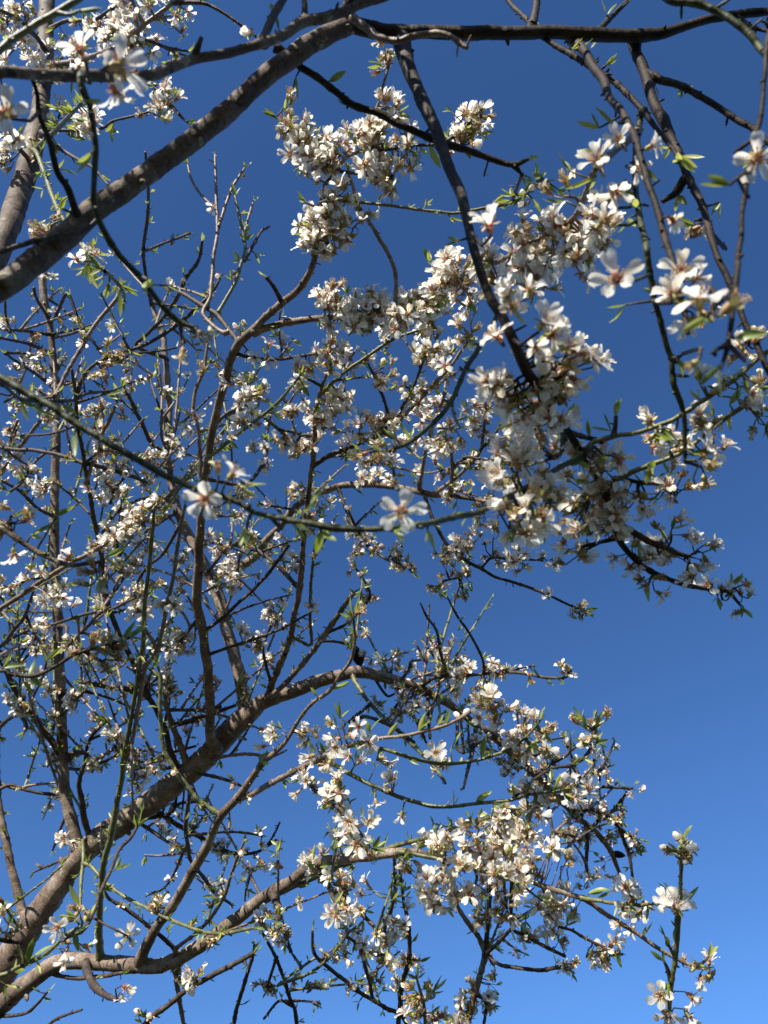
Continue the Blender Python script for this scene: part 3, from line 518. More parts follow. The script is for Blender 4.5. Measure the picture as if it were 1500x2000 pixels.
# ------------------------------------------------------------------ where the blossom sits
# x, y, spread, count, depth, mix (o open, m mixed, s spent, b buds)
CL = """
205,45,30,5,1.7,o 180,60,20,3,1.7,o 240,65,25,5,1.65,o 265,75,25,4,1.6,o 280,85,15,2,1.6,o 220,20,25,4,1.7,o 245,12,20,3,1.7,o 300,5,20,2,1.6,o 345,5,15,2,1.6,o
45,90,25,3,1.8,m 120,118,18,3,1.8,s 150,120,15,3,1.8,m 110,70,15,2,1.9,s 60,45,20,3,1.9,m 15,30,20,4,1.8,o 10,115,16,3,1.8,o 60,130,18,3,1.9,o 20,70,20,3,1.9,o
310,168,12,2,1.7,m 333,192,10,2,1.7,o 318,206,10,2,1.7,m 310,226,5,1,1.7,s 150,238,18,4,1.5,o 165,232,12,2,1.5,o 10,300,22,4,1.5,m 22,260,14,2,1.5,m 75,435,18,3,1.3,s 110,212,12,2,1.6,o 340,118,4,1,1.7,b
553,208,8,1,1.45,s 555,250,12,3,1.45,s 573,240,8,1,1.45,s 602,257,4,1,1.45,b 592,300,12,3,1.45,o 605,320,14,3,1.45,o 640,290,20,4,1.45,o 662,285,16,3,1.45,o 620,330,14,2,1.45,o 640,325,14,3,1.45,o
700,255,14,3,1.45,o 720,290,22,5,1.45,o 715,320,16,3,1.45,o 738,262,18,4,1.45,o 770,225,14,2,1.45,o 748,215,10,2,1.45,o 765,300,14,2,1.45,o 790,262,12,2,1.45,m 808,300,12,2,1.45,o 805,320,10,1,1.45,o
745,345,14,2,1.45,s 765,340,8,2,1.45,s 775,385,9,2,1.45,o 680,355,10,1,1.45,o 660,385,12,2,1.45,o 643,400,10,2,1.45,o 618,430,16,4,1.45,o 645,432,18,4,1.45,o 615,468,16,4,1.45,o 650,468,18,4,1.45,o 672,448,12,2,1.45,o 712,425,12,2,1.45,o
755,100,5,1,1.45,s 750,128,6,1,1.45,s 890,220,8,1,1.45,m 908,248,12,3,1.45,o 914,283,12,3,1.45,m 940,225,10,3,1.45,s 885,277,8,2,1.45,o 928,258,8,1,1.45,o
1180,425,22,5,.95,o 1120,470,28,6,1.0,o 1070,490,25,6,1.05,o 1140,500,22,4,1.0,o 1060,455,22,4,1.1,o 1030,470,14,3,1.15,o 1160,478,18,3,1.0,m 1105,432,12,2,1.0,o 1057,348,6,1,1.3,b 1041,392,6,1,1.3,b 1095,372,8,1,.9,s 1350,432,10,1,.75,s
1020,540,28,5,1.1,m 1040,512,20,4,1.1,o 1008,572,18,3,1.15,o 1052,560,12,2,1.1,o 960,520,20,3,1.2,o 975,560,16,3,1.2,m
1040,690,20,2,.72,o 1100,690,22,3,.75,o 1122,722,18,3,.78,o 1020,742,20,3,.75,o 995,765,14,2,.75,o 1090,762,20,3,.8,o 1080,800,15,2,.85,o 1012,802,22,3,.85,o 1030,850,25,4,.9,o 1072,872,18,3,.9,o 1000,890,18,3,.95,o 1010,922,18,3,.95,o 1060,905,14,2,.95,o
1150,890,22,4,.9,m 1192,902,18,3,.9,m 1172,930,12,2,.9,b 1130,962,28,4,.92,o 1170,990,26,5,.92,o 1100,990,20,3,.95,o 1200,965,18,3,.92,o 1240,965,14,2,.93,m 1282,980,10,1,.93,m 1140,1022,18,3,.95,o 1108,1040,10,2,.95,s 1118,1070,12,2,.95,m 1172,1025,14,3,.95,o 1196,1040,8,1,.95,o 1010,1022,20,3,.9,o 1042,1012,16,3,.9,o 1060,980,18,3,.9,o 1020,972,14,3,.9,m
1290,842,14,2,.87,m 1302,872,12,2,.87,m 1372,905,12,2,.8,m 1395,885,10,1,.8,o 1350,882,6,1,.8,m 1330,942,12,2,.93,m 1305,925,6,1,.93,s 1385,825,12,2,.88,m 1452,752,12,2,.87,m 1367,748,8,1,.87,m 1485,797,10,2,.87,s 1490,822,8,2,.87,s 1448,668,10,2,.78,m 1330,605,14,2,.62,m 1390,605,12,1,.7,o
1250,1080,18,2,.97,o 1290,1060,14,2,.97,m 1310,1040,12,2,.97,o 1358,1080,14,2,.97,o 1340,1100,10,2,.97,m 1275,1130,14,2,.98,m 1235,1085,16,2,.97,o 1435,1150,8,1,1.02,b 1405,1170,10,2,1.02,s 1450,1178,8,1,1.02,s
1015,1095,12,3,1.85,m 1070,1090,10,2,1.85,m 1110,1308,10,3,2.1,s 1030,1325,6,1,2.1,s 1143,1412,6,2,1.4,s 1165,1408,6,1,1.4,s 1150,1450,6,1,1.4,b 1170,1445,6,1,1.4,m 1128,1192,8,3,1.9,s 1015,1395,10,3,2.5,m 1050,1430,10,2,1.25,m 1040,1460,10,2,1.25,o 1010,1460,10,2,1.25,m 1080,1470,10,3,2.6,s
645,590,16,4,1.45,o 660,602,14,3,1.45,o 690,600,20,5,1.45,o 712,590,16,3,1.45,o 740,600,16,4,1.45,o 650,635,10,2,1.45,o 690,640,18,4,1.45,o 715,640,14,3,1.45,o 770,615,16,4,1.45,o 772,640,12,3,1.45,o 800,595,12,3,1.45,m 805,615,10,2,1.45,o 655,560,6,1,1.45,s 835,600,16,5,1.5,o 850,580,14,3,1.5,o 870,560,16,4,1.4,o 875,530,16,4,1.35,o 895,515,14,3,1.35,o 910,540,14,3,1.3,o 860,620,14,4,1.5,o 840,642,12,2,1.5,o 915,605,12,2,1.4,o 910,640,14,3,1.55,o 900,580,14,3,1.4,o
640,690,14,3,1.55,o 650,702,10,2,1.55,o 670,705,10,2,1.55,m 515,690,8,1,1.6,o 580,740,16,3,1.6,o 592,762,12,2,1.6,o 600,710,10,2,1.6,m 635,760,10,2,1.6,o 670,770,10,2,1.6,o 640,790,10,2,1.6,o 635,815,14,3,1.6,o 660,805,8,1,1.6,o 620,800,10,2,1.6,o 600,850,14,3,1.65,o 580,870,10,2,1.7,o 565,810,8,2,1.6,m 500,770,14,4,1.7,m 488,790,10,2,1.7,s 515,870,12,3,1.8,o 520,900,12,2,1.9,o 540,860,10,2,1.7,m
750,725,12,3,1.65,b 757,745,8,2,1.65,m 780,750,5,1,1.65,b 705,820,6,1,1.65,m 745,835,16,4,1.65,o 760,820,14,3,1.65,o 720,845,14,3,1.65,o 690,845,8,1,1.65,o 840,695,14,3,1.6,o 865,702,14,3,1.6,o 870,730,8,1,1.6,o 820,765,10,2,1.6,o 830,820,12,2,1.7,o 860,790,12,2,1.7,o 880,790,10,2,1.7,m 915,795,6,1,1.7,o 930,820,12,3,1.75,o 935,845,8,2,1.75,o 950,800,8,1,1.75,m 860,850,14,4,1.75,m 850,865,12,2,1.75,o 872,870,12,3,1.75,o 800,855,10,2,1.7,o 680,885,10,2,1.7,o
715,930,14,3,1.9,o 738,930,12,2,1.9,o 770,925,12,2,1.9,o 810,930,8,1,1.8,o 860,920,10,2,1.8,m 900,940,6,1,1.8,o 925,900,12,2,1.75,m 945,910,10,2,1.8,o 960,950,10,2,1.9,m 985,895,10,2,1.8,o 890,975,8,2,1.95,o 935,985,10,2,1.95,m 580,890,8,1,1.7,o 590,960,10,3,2.0,s 635,985,12,2,2.0,m 570,975,10,2,2.0,m
700,1055,12,3,1.95,o 730,1062,12,2,1.95,m 715,1075,10,2,1.95,o 690,1080,8,1,1.95,o 775,1080,12,3,1.95,m 792,1105,12,3,1.95,m 760,1092,8,2,1.95,m 870,1085,14,3,1.9,m 900,1060,14,3,1.9,o 930,1050,12,3,1.9,m 910,1090,14,3,1.9,m 940,1020,10,2,1.95,m 960,1030,10,2,1.9,m 955,1087,10,2,1.9,m 910,1125,10,2,1.9,m 905,1150,8,2,1.9,s 850,1150,8,2,1.9,s 880,1110,10,2,1.9,m 990,1095,10,2,1.85,m
570,1055,10,2,2.1,m 565,1095,12,2,2.2,o 575,1115,8,1,2.1,o 540,1200,14,3,2.1,o 535,1212,10,1,2.1,m 515,1260,12,2,2.1,m 520,1300,10,2,2.1,m 640,1040,8,1,2.0,m 625,1012,8,2,2.0,m 610,1022,8,1,2.0,s 720,1162,6,2,1.9,s 700,1112,6,1,1.9,s 695,1237,5,1,1.45,s 690,1205,6,1,1.6,s
725,1290,8,2,2.3,m 745,1300,6,2,2.3,m 775,1300,8,2,2.2,s 795,1310,8,1,2.2,m 780,1340,8,1,2.2,o 865,1300,12,3,2.1,o 870,1270,8,2,2.1,m 855,1260,8,2,2.1,s 905,1290,12,3,2.1,o 910,1310,10,3,2.1,o 895,1325,12,3,2.1,o 930,1350,14,4,2.1,m 960,1310,12,2,2.1,m 970,1300,8,2,2.1,m 982,1315,8,2,2.1,m 880,1345,10,3,2.2,o 955,1357,12,3,1.25,s 970,1382,10,2,1.25,m 800,1370,8,3,2.2,s 790,1400,8,2,2.2,s 740,1370,8,2,2.2,s 765,1390,8,1,2.0,s 905,1405,8,1,1.25,b
665,1422,12,2,1.35,m 610,1440,10,2,1.5,m 620,1470,8,2,1.5,m 545,1430,6,1,1.6,m 530,1450,6,1,1.6,m 875,1482,8,1,1.25,m 990,1485,14,4,2.6,s 600,1520,8,1,1.35,o 640,1568,12,2,1.25,o 660,1582,10,2,1.25,o 710,1610,8,1,1.25,o 680,1640,10,2,1.25,o 720,1660,6,1,1.25,s 655,1540,8,1,1.25,o 770,1540,6,1,1.3,m 735,1492,8,1,1.25,o 698,1488,8,1,1.25,o
515,1640,8,1,2.1,o 605,1680,12,3,1.7,m 615,1692,8,2,1.7,o 635,1686,8,1,1.6,o 660,1720,10,2,1.5,o 670,1740,12,3,1.5,m 660,1770,12,3,1.5,o 715,1732,10,1,1.5,o 690,1810,12,2,1.5,m 722,1782,8,1,1.5,m 745,1830,14,4,1.8,m 770,1810,12,3,1.8,m 790,1822,10,2,1.9,m 745,1860,10,3,1.9,s 710,1850,10,2,1.8,s 810,1872,10,3,1.9,s 790,1885,8,2,1.9,s 540,1810,10,3,1.8,m 545,1782,8,1,1.7,m 510,1795,8,2,1.8,m 520,1930,12,4,2.0,s 550,1830,8,3,1.9,s 700,1920,8,2,1.9,s 735,1915,8,2,1.9,s 785,1930,10,2,1.9,m 660,1870,8,2,1.8,m
800,1690,12,2,1.5,m 840,1660,14,3,1.5,o 870,1652,10,2,1.5,o 855,1720,14,3,1.5,o 840,1750,14,3,1.5,o 862,1775,14,2,1.5,o 885,1740,14,3,1.5,o 905,1760,10,2,1.5,o 900,1700,12,2,1.45,o 930,1650,14,3,1.45,o 950,1665,14,3,1.45,o 960,1690,14,3,1.45,o 985,1660,14,3,1.45,o 990,1640,10,2,1.45,o 975,1720,12,2,1.45,o 950,1740,8,2,1.5,o 985,1770,12,3,1.5,m 1000,1690,12,3,1.45,o 880,1640,8,2,1.45,m 920,1612,12,2,1.4,o 990,1620,14,3,1.4,o 965,1630,12,2,1.4,m 1005,1600,12,3,1.4,m 1030,1630,14,3,1.4,o 1010,1670,12,2,1.45,o 1010,1722,12,2,1.45,o 1040,1700,10,2,1.45,m
1115,1540,14,3,1.35,o 1095,1555,10,2,1.3,m 1040,1565,14,3,1.3,m 1035,1595,8,1,1.4,o 1070,1525,6,1,1.3,s 1080,1670,14,2,1.5,o 1098,1678,8,1,1.5,m 1110,1685,8,1,1.5,o 1060,1687,8,1,1.45,m 1080,1765,14,3,1.5,o 1112,1765,12,2,1.5,o 1060,1790,10,2,1.5,m 1140,1720,14,3,2.5,m 1160,1715,10,2,2.5,m 1095,1830,10,2,1.5,m 1030,1820,10,2,1.5,m 1195,1860,14,4,1.5,m 1175,1875,8,1,1.5,s 1155,1850,8,1,1.5,s 1230,1800,12,2,1.5,o 1225,1765,8,1,1.4,o 1240,1748,8,1,1.4,o 1255,1775,6,1,1.4,s 1110,1890,10,4,1.9,s 1380,1890,8,2,1.5,s 1350,1880,6,1,1.5,s
1235,1540,7,1,2.7,o 1180,1522,6,1,2.7,b 1150,1517,6,2,2.7,s 1180,1590,12,4,2.6,s 1200,1600,10,4,2.6,s 1190,1635,12,5,2.6,s 1240,1640,10,5,2.6,s 1240,1660,8,4,2.6,s 1110,1620,12,5,2.5,m 1120,1600,10,4,2.6,m 1140,1640,12,4,2.6,m 1130,1570,10,4,2.6,s 1160,1560,8,3,2.6,s 1060,1540,10,3,2.6,s 1040,1500,14,5,2.6,s 1080,1490,12,4,2.6,s 1000,1500,14,5,2.6,s 960,1460,14,6,2.5,s 930,1440,10,4,2.4,s 1235,1735,10,3,2.6,m 1180,1682,6,1,2.7,s 1200,1710,6,2,2.7,s
1330,1655,8,4,1.15,b 1322,1668,5,1,1.15,s 815,1975,10,2,1.4,m 820,1935,8,3,1.4,s 850,1985,10,2,1.4,m 850,1935,5,1,1.4,s 910,1970,22,8,2.1,m 945,1950,12,5,2.1,m 925,1930,10,3,2.1,s 960,1920,8,2,2.1,s 930,1802,10,3,2.1,s 942,1780,8,3,2.1,s 895,1985,14,4,2.1,m
100,540,12,2,2.6,o 172,515,10,2,1.1,m 20,640,10,2,2.3,m 70,660,12,3,2.3,s 80,715,14,3,2.3,m 35,730,10,3,2.3,m 45,700,10,2,2.3,m 120,635,6,1,2.4,m 150,630,6,2,2.3,s 158,655,8,2,2.3,m 65,760,8,1,2.3,s
235,700,22,7,2.0,s 200,735,16,4,2.0,s 215,690,12,3,2.0,s 255,755,12,3,2.4,s 190,800,14,3,2.0,m 170,812,10,2,2.0,m 245,815,8,1,2.0,o 95,820,14,4,2.5,o 20,835,10,2,2.2,m 30,780,8,2,2.2,m 40,915,14,4,2.2,o 55,940,18,4,2.2,m 10,940,12,2,2.2,m 80,952,12,3,2.2,o
210,880,14,4,2.1,o 220,900,12,3,2.1,m 240,912,12,3,2.1,o 205,930,14,3,2.1,o 220,950,14,4,2.1,m 240,972,14,4,2.1,o 195,970,8,2,2.1,o 250,995,12,4,2.1,o 285,890,8,1,2.1,o 310,900,10,3,2.1,m 290,940,10,3,2.1,m 320,985,10,3,2.1,m 330,770,10,3,2.5,s 345,765,6,1,2.5,s 470,960,10,3,2.0,m 475,745,12,3,1.65,o 492,760,10,2,1.7,o 470,790,14,3,1.8,o 490,812,10,2,1.75,o 480,830,10,2,1.75,o 455,742,8,1,1.6,m 370,825,6,2,1.85,m 475,650,6,2,1.65,b 405,715,6,2,1.85,s 95,990,10,2,2.3,s
240,1010,18,6,2.1,o 270,1010,16,5,2.1,o 220,1050,16,5,2.1,o 260,1040,16,4,2.1,o 280,1062,10,3,2.1,m 150,1087,10,1,1.75,o 185,1065,10,2,1.75,s 15,1145,16,5,2.3,m 65,1115,10,2,1.8,s 90,1170,14,2,1.8,o 120,1150,12,2,1.9,o 125,1180,10,1,1.9,o 80,1215,12,2,1.9,o 75,1265,14,4,2.2,m 100,1260,10,3,2.3,m 130,1265,12,3,2.0,m 200,1235,10,2,1.95,s 270,1105,16,5,2.1,m 240,1110,14,4,2.1,m 300,1135,8,2,2.1,m 260,1165,12,4,2.1,o 268,1192,10,4,2.1,o 335,1180,8,3,1.8,m 360,1100,10,3,2.2,m 350,1240,14,4,2.2,o 362,1260,10,3,2.2,m 320,1265,8,2,1.8,o 345,1270,12,4,2.2,m
325,1335,12,4,2.2,o 335,1352,12,4,2.2,o 145,1370,12,4,2.2,m 120,1340,10,3,2.3,m 100,1345,10,2,2.3,o 70,1330,10,3,2.3,m 30,1370,12,4,2.3,o 50,1387,10,3,2.3,m 195,1410,8,2,2.3,m 220,1440,12,4,2.3,m 230,1462,12,4,2.3,s 110,1480,12,4,2.3,m 185,1497,10,3,2.3,m 265,1480,8,2,2.3,o 365,1440,6,1,2.2,o 420,1335,8,3,2.2,s 445,1105,12,4,2.3,o 460,1132,14,5,2.1,m 440,1142,10,3,2.1,m 440,1070,12,4,2.2,m 480,1060,12,4,2.1,m 425,1065,10,3,2.2,o 455,1225,12,2,2.0,o 490,1260,10,3,2.0,m 482,1358,14,4,1.6,s 310,1000,10,3,2.0,m
345,1650,10,3,2.2,m 430,1655,8,3,2.2,s 310,1770,8,4,2.0,s 420,1840,6,2,1.9,s 355,1900,8,3,2.0,s 380,1905,8,2,2.0,s 130,1635,8,3,2.3,m 180,1500,12,4,2.2,m 265,1530,6,1,2.2,b 290,1505,8,2,2.2,o 150,1790,6,2,1.15,s 155,1845,6,1,1.15,s 10,1800,14,2,1.1,m 282,1988,4,1,1.6,b 430,1660,8,3,2.2,m 500,1690,10,3,2.2,s 320,1620,10,3,2.3,s 390,1590,8,2,2.3,s
25,1012,12,3,.88,s 192,1122,8,2,.95,s 222,1265,14,4,1.02,s 205,1293,10,2,1.03,s 165,1268,8,2,1.02,s 720,880,12,4,1.15,s 750,885,10,2,1.15,s 880,840,6,1,1.05,s
"""
# single blossoms near the lens: x, y, width in pixels, depth, facing (right, up, away), kind
NEAR = [
 (955, 438, 92, .62, (-.25, .75, -.6), 'o'), (1205, 545, 108, .58, (-.35, -.1, -.93), 'o'), (1062, 630, 92, .62, (.25, .55, -.75), 'o'),
 (1045, 680, 62, .68, (.3, -.5, -.8), 'o'), (1165, 312, 84, .72, (-.5, .55, -.65), 'o'), (1208, 272, 62, .78, (-.6, .2, -.75), 'o'), (1272, 285, 60, .74, (.75, .3, -.5), 'o'),
 (1205, 375, 70, .74, (-.1, -.85, -.5), 'o'), (1245, 330, 55, .74, (.4, -.5, -.6), 'o'), (400, 975, 88, .6, (-.05, -.25, -.96), 'o'), (785, 1000, 96, .57, (-.05, .15, -.98), 'o'),
 (455, 925, 80, .6, (.5, .6, .2), 'o'), (425, 915, 60, .6, (-.1, .9, -.3), 's'), (232, 130, 115, .55, (.4, .4, .75), 'o'), (155, 95, 80, .57, (-.4, .8, -.3), 'o'), (12, 222, 92, .6, (.1, -.1, -.98), 'o'),
 (225, 180, 84, .55, (.35, -.7, .4), 'o'), (1478, 310, 95, .55, (-.3, -.3, -.8), 'o'), (1330, 530, 88, .62, (-.2, .1, -.9), 'o'), (1315, 430, 56, .68, (.6, -.2, .5), 'o'), (1360, 545, 64, .62, (.6, -.2, -.6), 'o'),
 (1445, 675, 62, .75, (-.2, .8, .4), 'o'), (1395, 600, 60, .68, (.2, -.9, -.2), 'o'), (970, 655, 78, .7, (-.6, .6, -.3), 'o'), (950, 745, 70, .74, (-.6, -.3, -.5), 'o'),
 (400, 655, 72, .66, (.75, -.5, -.2), 's'), (357, 692, 64, .66, (0, -1, -.1), 's'), (1352, 712, 66, .5, (-.75, -.55, -.2), 's'),
 (720, 1450, 50, 1.3, (.1, -.2, -.97), 'o'), (655, 1460, 48, 1.3, (-.3, .1, -.9), 'o'), (642, 1492, 46, 1.3, (-.3, -.5, -.7), 'o'), (852, 1470, 52, 1.25, (-.1, .5, -.8), 'o'), (700, 1420, 42, 1.3, (-.4, .4, -.6), 'o'),
 (935, 1402, 46, 1.25, (.3, .6, -.6), 'o'), (580, 1550, 38, 1.3, (-.6, -.6, -.3), 'o'), (598, 1525, 40, 1.3, (-.3, .3, -.8), 'o'), (680, 1605, 50, 1.2, (.1, .2, -.97), 'o'), (735, 1568, 40, 1.3, (.3, -.8, -.2), 'o'), (785, 1592, 44, 1.3, (-.1, -.95, .1), 'o'),
 (770, 1800, 40, 1.5, (.2, -.5, .6), 'o'), (735, 1825, 46, 1.5, (.2, -.8, .3), 'o'), (585, 1757, 40, 1.5, (.2, -.9, .1), 'o'),
 (1322, 1772, 78, 1.18, (.1, .88, -.4), 'o'), (1300, 1762, 58, 1.18, (-.5, .7, -.4), 'o'), (1290, 1945, 64, 1.2, (-.5, .5, -.6), 'o'), (1303, 1985, 70, 1.2, (0, -.2, -.97), 'o'), (1352, 1948, 58, 1.22, (.7, -.4, -.4), 'o'), (1345, 1985, 56, 1.22, (.5, -.7, -.3), 'o'),
 (113, 1812, 52, 1.12, (-.2, .1, -.95), 'o'), (130, 1858, 46, 1.12, (0, -.6, -.7), 'o'), (126, 1878, 42, 1.12, (-.1, -.95, .1), 'o'), (250, 1828, 52, 1.3, (-.3, -.4, .8), 'o'), (246, 1930, 42, 1.6, (.6, -.6, .2), 'o'), (238, 1950, 36, 1.6, (.1, -.8, -.3), 'o'),
 (28, 1082, 62, .88, (.1, -.95, .1), 'o'), (85, 1175, 40, 1.5, (-.3, -.1, -.9), 'o'), (122, 1168, 40, 1.5, (.5, -.4, -.6), 'o'), (82, 1216, 34, 1.7, (-.2, .8, -.4), 'o'),
]
# leaves near the lens: x, y, count, depth, length in pixels, direction in degrees (0 right, 90 up)
LV = """
150,22,1,.6,50,12 578,150,2,1.0,42,-70 838,285,2,1.0,48,-62 895,470,2,.8,34,205 1200,245,1,.8,52,120 1170,250,2,.8,46,175 1115,335,3,.85,44,150 1165,345,2,.72,62,215 1105,392,1,.95,60,200 1263,330,1,.7,36,-55 1228,425,2,.65,52,-105 1222,595,2,.58,54,-110 1276,572,1,.62,24,150 1425,362,2,.5,56,185 1406,395,2,.55,42,-90 1410,712,3,.52,66,-100 1345,595,1,.62,60,3 1120,700,3,.8,36,60 1028,635,1,.7,50,145 1032,830,1,.9,52,-100
1405,775,1,.87,66,-8 1465,740,2,.87,40,-60 1478,760,2,.87,40,20 1425,790,2,.87,40,60 50,785,1,.6,72,-45 335,938,1,.6,52,-30 470,955,2,.6,56,18 480,1030,2,.6,56,-68 605,990,1,.6,66,50 590,1000,1,.6,40,20 835,1035,2,.6,48,-55 145,845,1,.6,56,-70 160,730,2,1.0,30,60 205,772,2,.85,44,0 60,1045,2,.87,66,12 110,1010,1,.87,44,20 72,1085,1,.88,34,20 205,1090,2,.95,50,22 240,1245,2,1.03,52,8 45,1330,2,1.0,36,-60 140,1465,2,2.3,30,25
170,510,3,1.1,50,-80 182,535,2,1.05,44,-72 235,565,1,1.0,56,-72 205,520,2,1.1,40,200 160,204,1,.7,44,-2 130,262,3,1.4,40,0 110,330,2,1.6,40,10 355,462,2,2.1,24,25 675,205,3,1.45,22,120 755,195,1,1.45,24,45 735,395,1,1.45,24,45 765,352,2,1.45,22,-20 830,402,3,1.45,24,30 600,398,1,1.45,26,150 538,228,2,1.45,26,150 752,258,2,1.45,22,80 938,262,3,1.45,26,0 965,395,3,1.3,44,12 945,345,2,1.3,20,70
690,1205,3,1.5,42,105 693,1200,2,1.5,42,60 685,1270,2,1.48,38,115 650,1345,1,1.5,42,10 620,1360,2,1.5,26,120 665,1405,3,1.35,38,85 722,1430,2,1.3,38,55 757,1440,1,1.27,36,55 818,1428,3,1.25,40,72 870,1415,2,1.25,34,70 880,1465,2,1.25,44,50 940,1480,2,1.25,46,75 1056,1408,3,1.25,30,80 1145,1425,2,1.4,36,100 1163,1420,2,1.4,32,70 960,1355,3,1.25,42,75 505,1480,3,1.6,34,-15 465,1345,4,1.6,44,95 470,1360,3,1.6,30,60 1150,1745,3,1.5,44,25 1165,1755,1,1.45,44,-5 1335,1765,2,1.15,46,40 1306,1850,1,1.2,34,112 1255,1828,2,1.5,34,20 815,1915,3,1.37,36,105 155,1770,1,1.13,46,120 48,1885,2,1.1,62,72 50,1885,1,1.1,62,40 75,1872,1,1.1,40,15 268,1615,3,1.5,36,65 408,1655,2,2.0,22,90 610,1685,1,1.6,34,85 730,1660,3,1.5,34,65 740,1665,2,1.5,44,40 800,1645,2,1.45,24,90 580,1732,2,1.6,28,10 930,1565,2,1.25,38,40 1080,1545,3,1.25,40,55 715,1780,2,1.5,24,30 545,1790,3,1.7,32,80 90,1770,2,2.2,24,100
"""
# ------------------------------------------------------------------ the setting
def link_mesh(name, verts, faces, mat, parent=None, base=None, smooth=True, lens=None):
    me = bpy.data.meshes.new(name)
    me.from_pydata([tuple(v) for v in verts], [], faces)
    if lens:
        me.attributes.new('len', 'FLOAT', 'POINT').data.foreach_set('value', lens + [lens[-1]] * (len(verts) - len(lens)))
    for m in (mat if isinstance(mat, list) else [mat]):
        me.materials.append(m)
    if smooth:
        me.polygons.foreach_set('use_smooth', [True] * len(me.polygons))
    o = bpy.data.objects.new(name, me)
    col.objects.link(o)
    if parent:
        o.parent = parent
    return o

ground = link_mesh('ground', [(-400, -400, 0), (400, -400, 0), (400, 400, 0), (-400, 400, 0)], [(0, 1, 2, 3)], MAT['soil'])
ground['kind'] = 'structure'
ground['label'] = 'dry grassy orchard floor below the trees'

BASE = {'A': Vector((-1.55, -0.35, 0)), 'B': Vector((-1.62, 2.75, 0))}
TREE = {}
for k, lab in (('A', 'dark almond tree overhead whose boughs cross the top and right of the view'),
               ('B', 'blossoming almond tree with grey limbs rising from the lower left corner')):
    e = bpy.data.objects.new('almond_tree', None)
    e.empty_display_size = 0.3
    col.objects.link(e)
    e.location = BASE[k]
    e['label'] = lab
    e['category'] = 'tree'
    e['group'] = 'almond trees in blossom'
    TREE[k] = e

# ------------------------------------------------------------------ tubes
def perp(d):
    a = Vector((0, 0, 1)) if abs(d.z) < 0.9 else Vector((1, 0, 0))
    return d.cross(a).normalized()

def tube(pts, rad, sides, V, F, cap=True):
    n0 = len(V)
    n = len(pts)
    u = None
    for i in range(n):
        d = (pts[min(i + 1, n - 1)] - pts[max(i - 1, 0)])
        d = d.normalized() if d.length > 1e-9 else Vector((0, 0, 1))
        if u is None:
            u = perp(d)
        else:
            u = u - d * u.dot(d)
            u = u.normalized() if u.length > 1e-6 else perp(d)
        v = d.cross(u)
        for k in range(sides):
            a = 2 * math.pi * k / sides
            V.append(pts[i] + (u * math.cos(a) + v * math.sin(a)) * rad[i])
    for i in range(n - 1):
        for k in range(sides):
            a = n0 + i * sides + k
            b = n0 + i * sides + (k + 1) % sides
            F.append((a, b, b + sides, a + sides))
    if cap:
        F.append(tuple(n0 + (n - 1) * sides + k for k in range(sides)))
        F.append(tuple(n0 + k for k in reversed(range(sides))))

def catmull(rows, step):
    """rows of (x, y, d, w): smooth resample at about `step` photo pixels"""
    a = np.array(rows, float)
    a = np.vstack([2 * a[0] - a[1], a, 2 * a[-1] - a[-2]])
    out = []
    for i in range(1, len(a) - 2):
        p0, p1, p2, p3 = a[i - 1:i + 3]
        L = math.hypot(*(p2 - p1)[:2])
        m = max(2, int(L / step))
        for k in range(m):
            t = k / m
            q = 0.5 * (2 * p1 + (p2 - p0) * t + (2 * p0 - 5 * p1 + 4 * p2 - p3) * t * t + (3 * p1 - p0 - 3 * p2 + p3) * t ** 3)
            lin = p1 + (p2 - p1) * t
            q[2:] = lin[2:]
            out.append(q)
    out.append(a[-2])
    return np.array(out)

class Limb:
    pass
LIMBS = {}
SX, SD, SL, SI = [], [], [], []       # samples of every limb: pixel, depth, limb key, index
SARR = None

def nearest(x, y, d=None, tol=0.45, tree=None):
    global SARR
    if SARR is None or len(SARR[0]) != len(SX):
        SARR = (np.array(SX), np.array(SD))
    A, D = SARR
    q = np.hypot(A[:, 0] - x, A[:, 1] - y)
    if d is not None:
        e = np.abs(D - d)
        q = q + np.where(e < tol, 0, 30 + (e - tol) * 90) + e * 25
    i = int(np.argmin(q))
    return SL[i], SI[i], math.hypot(A[i, 0] - x, A[i, 1] - y)

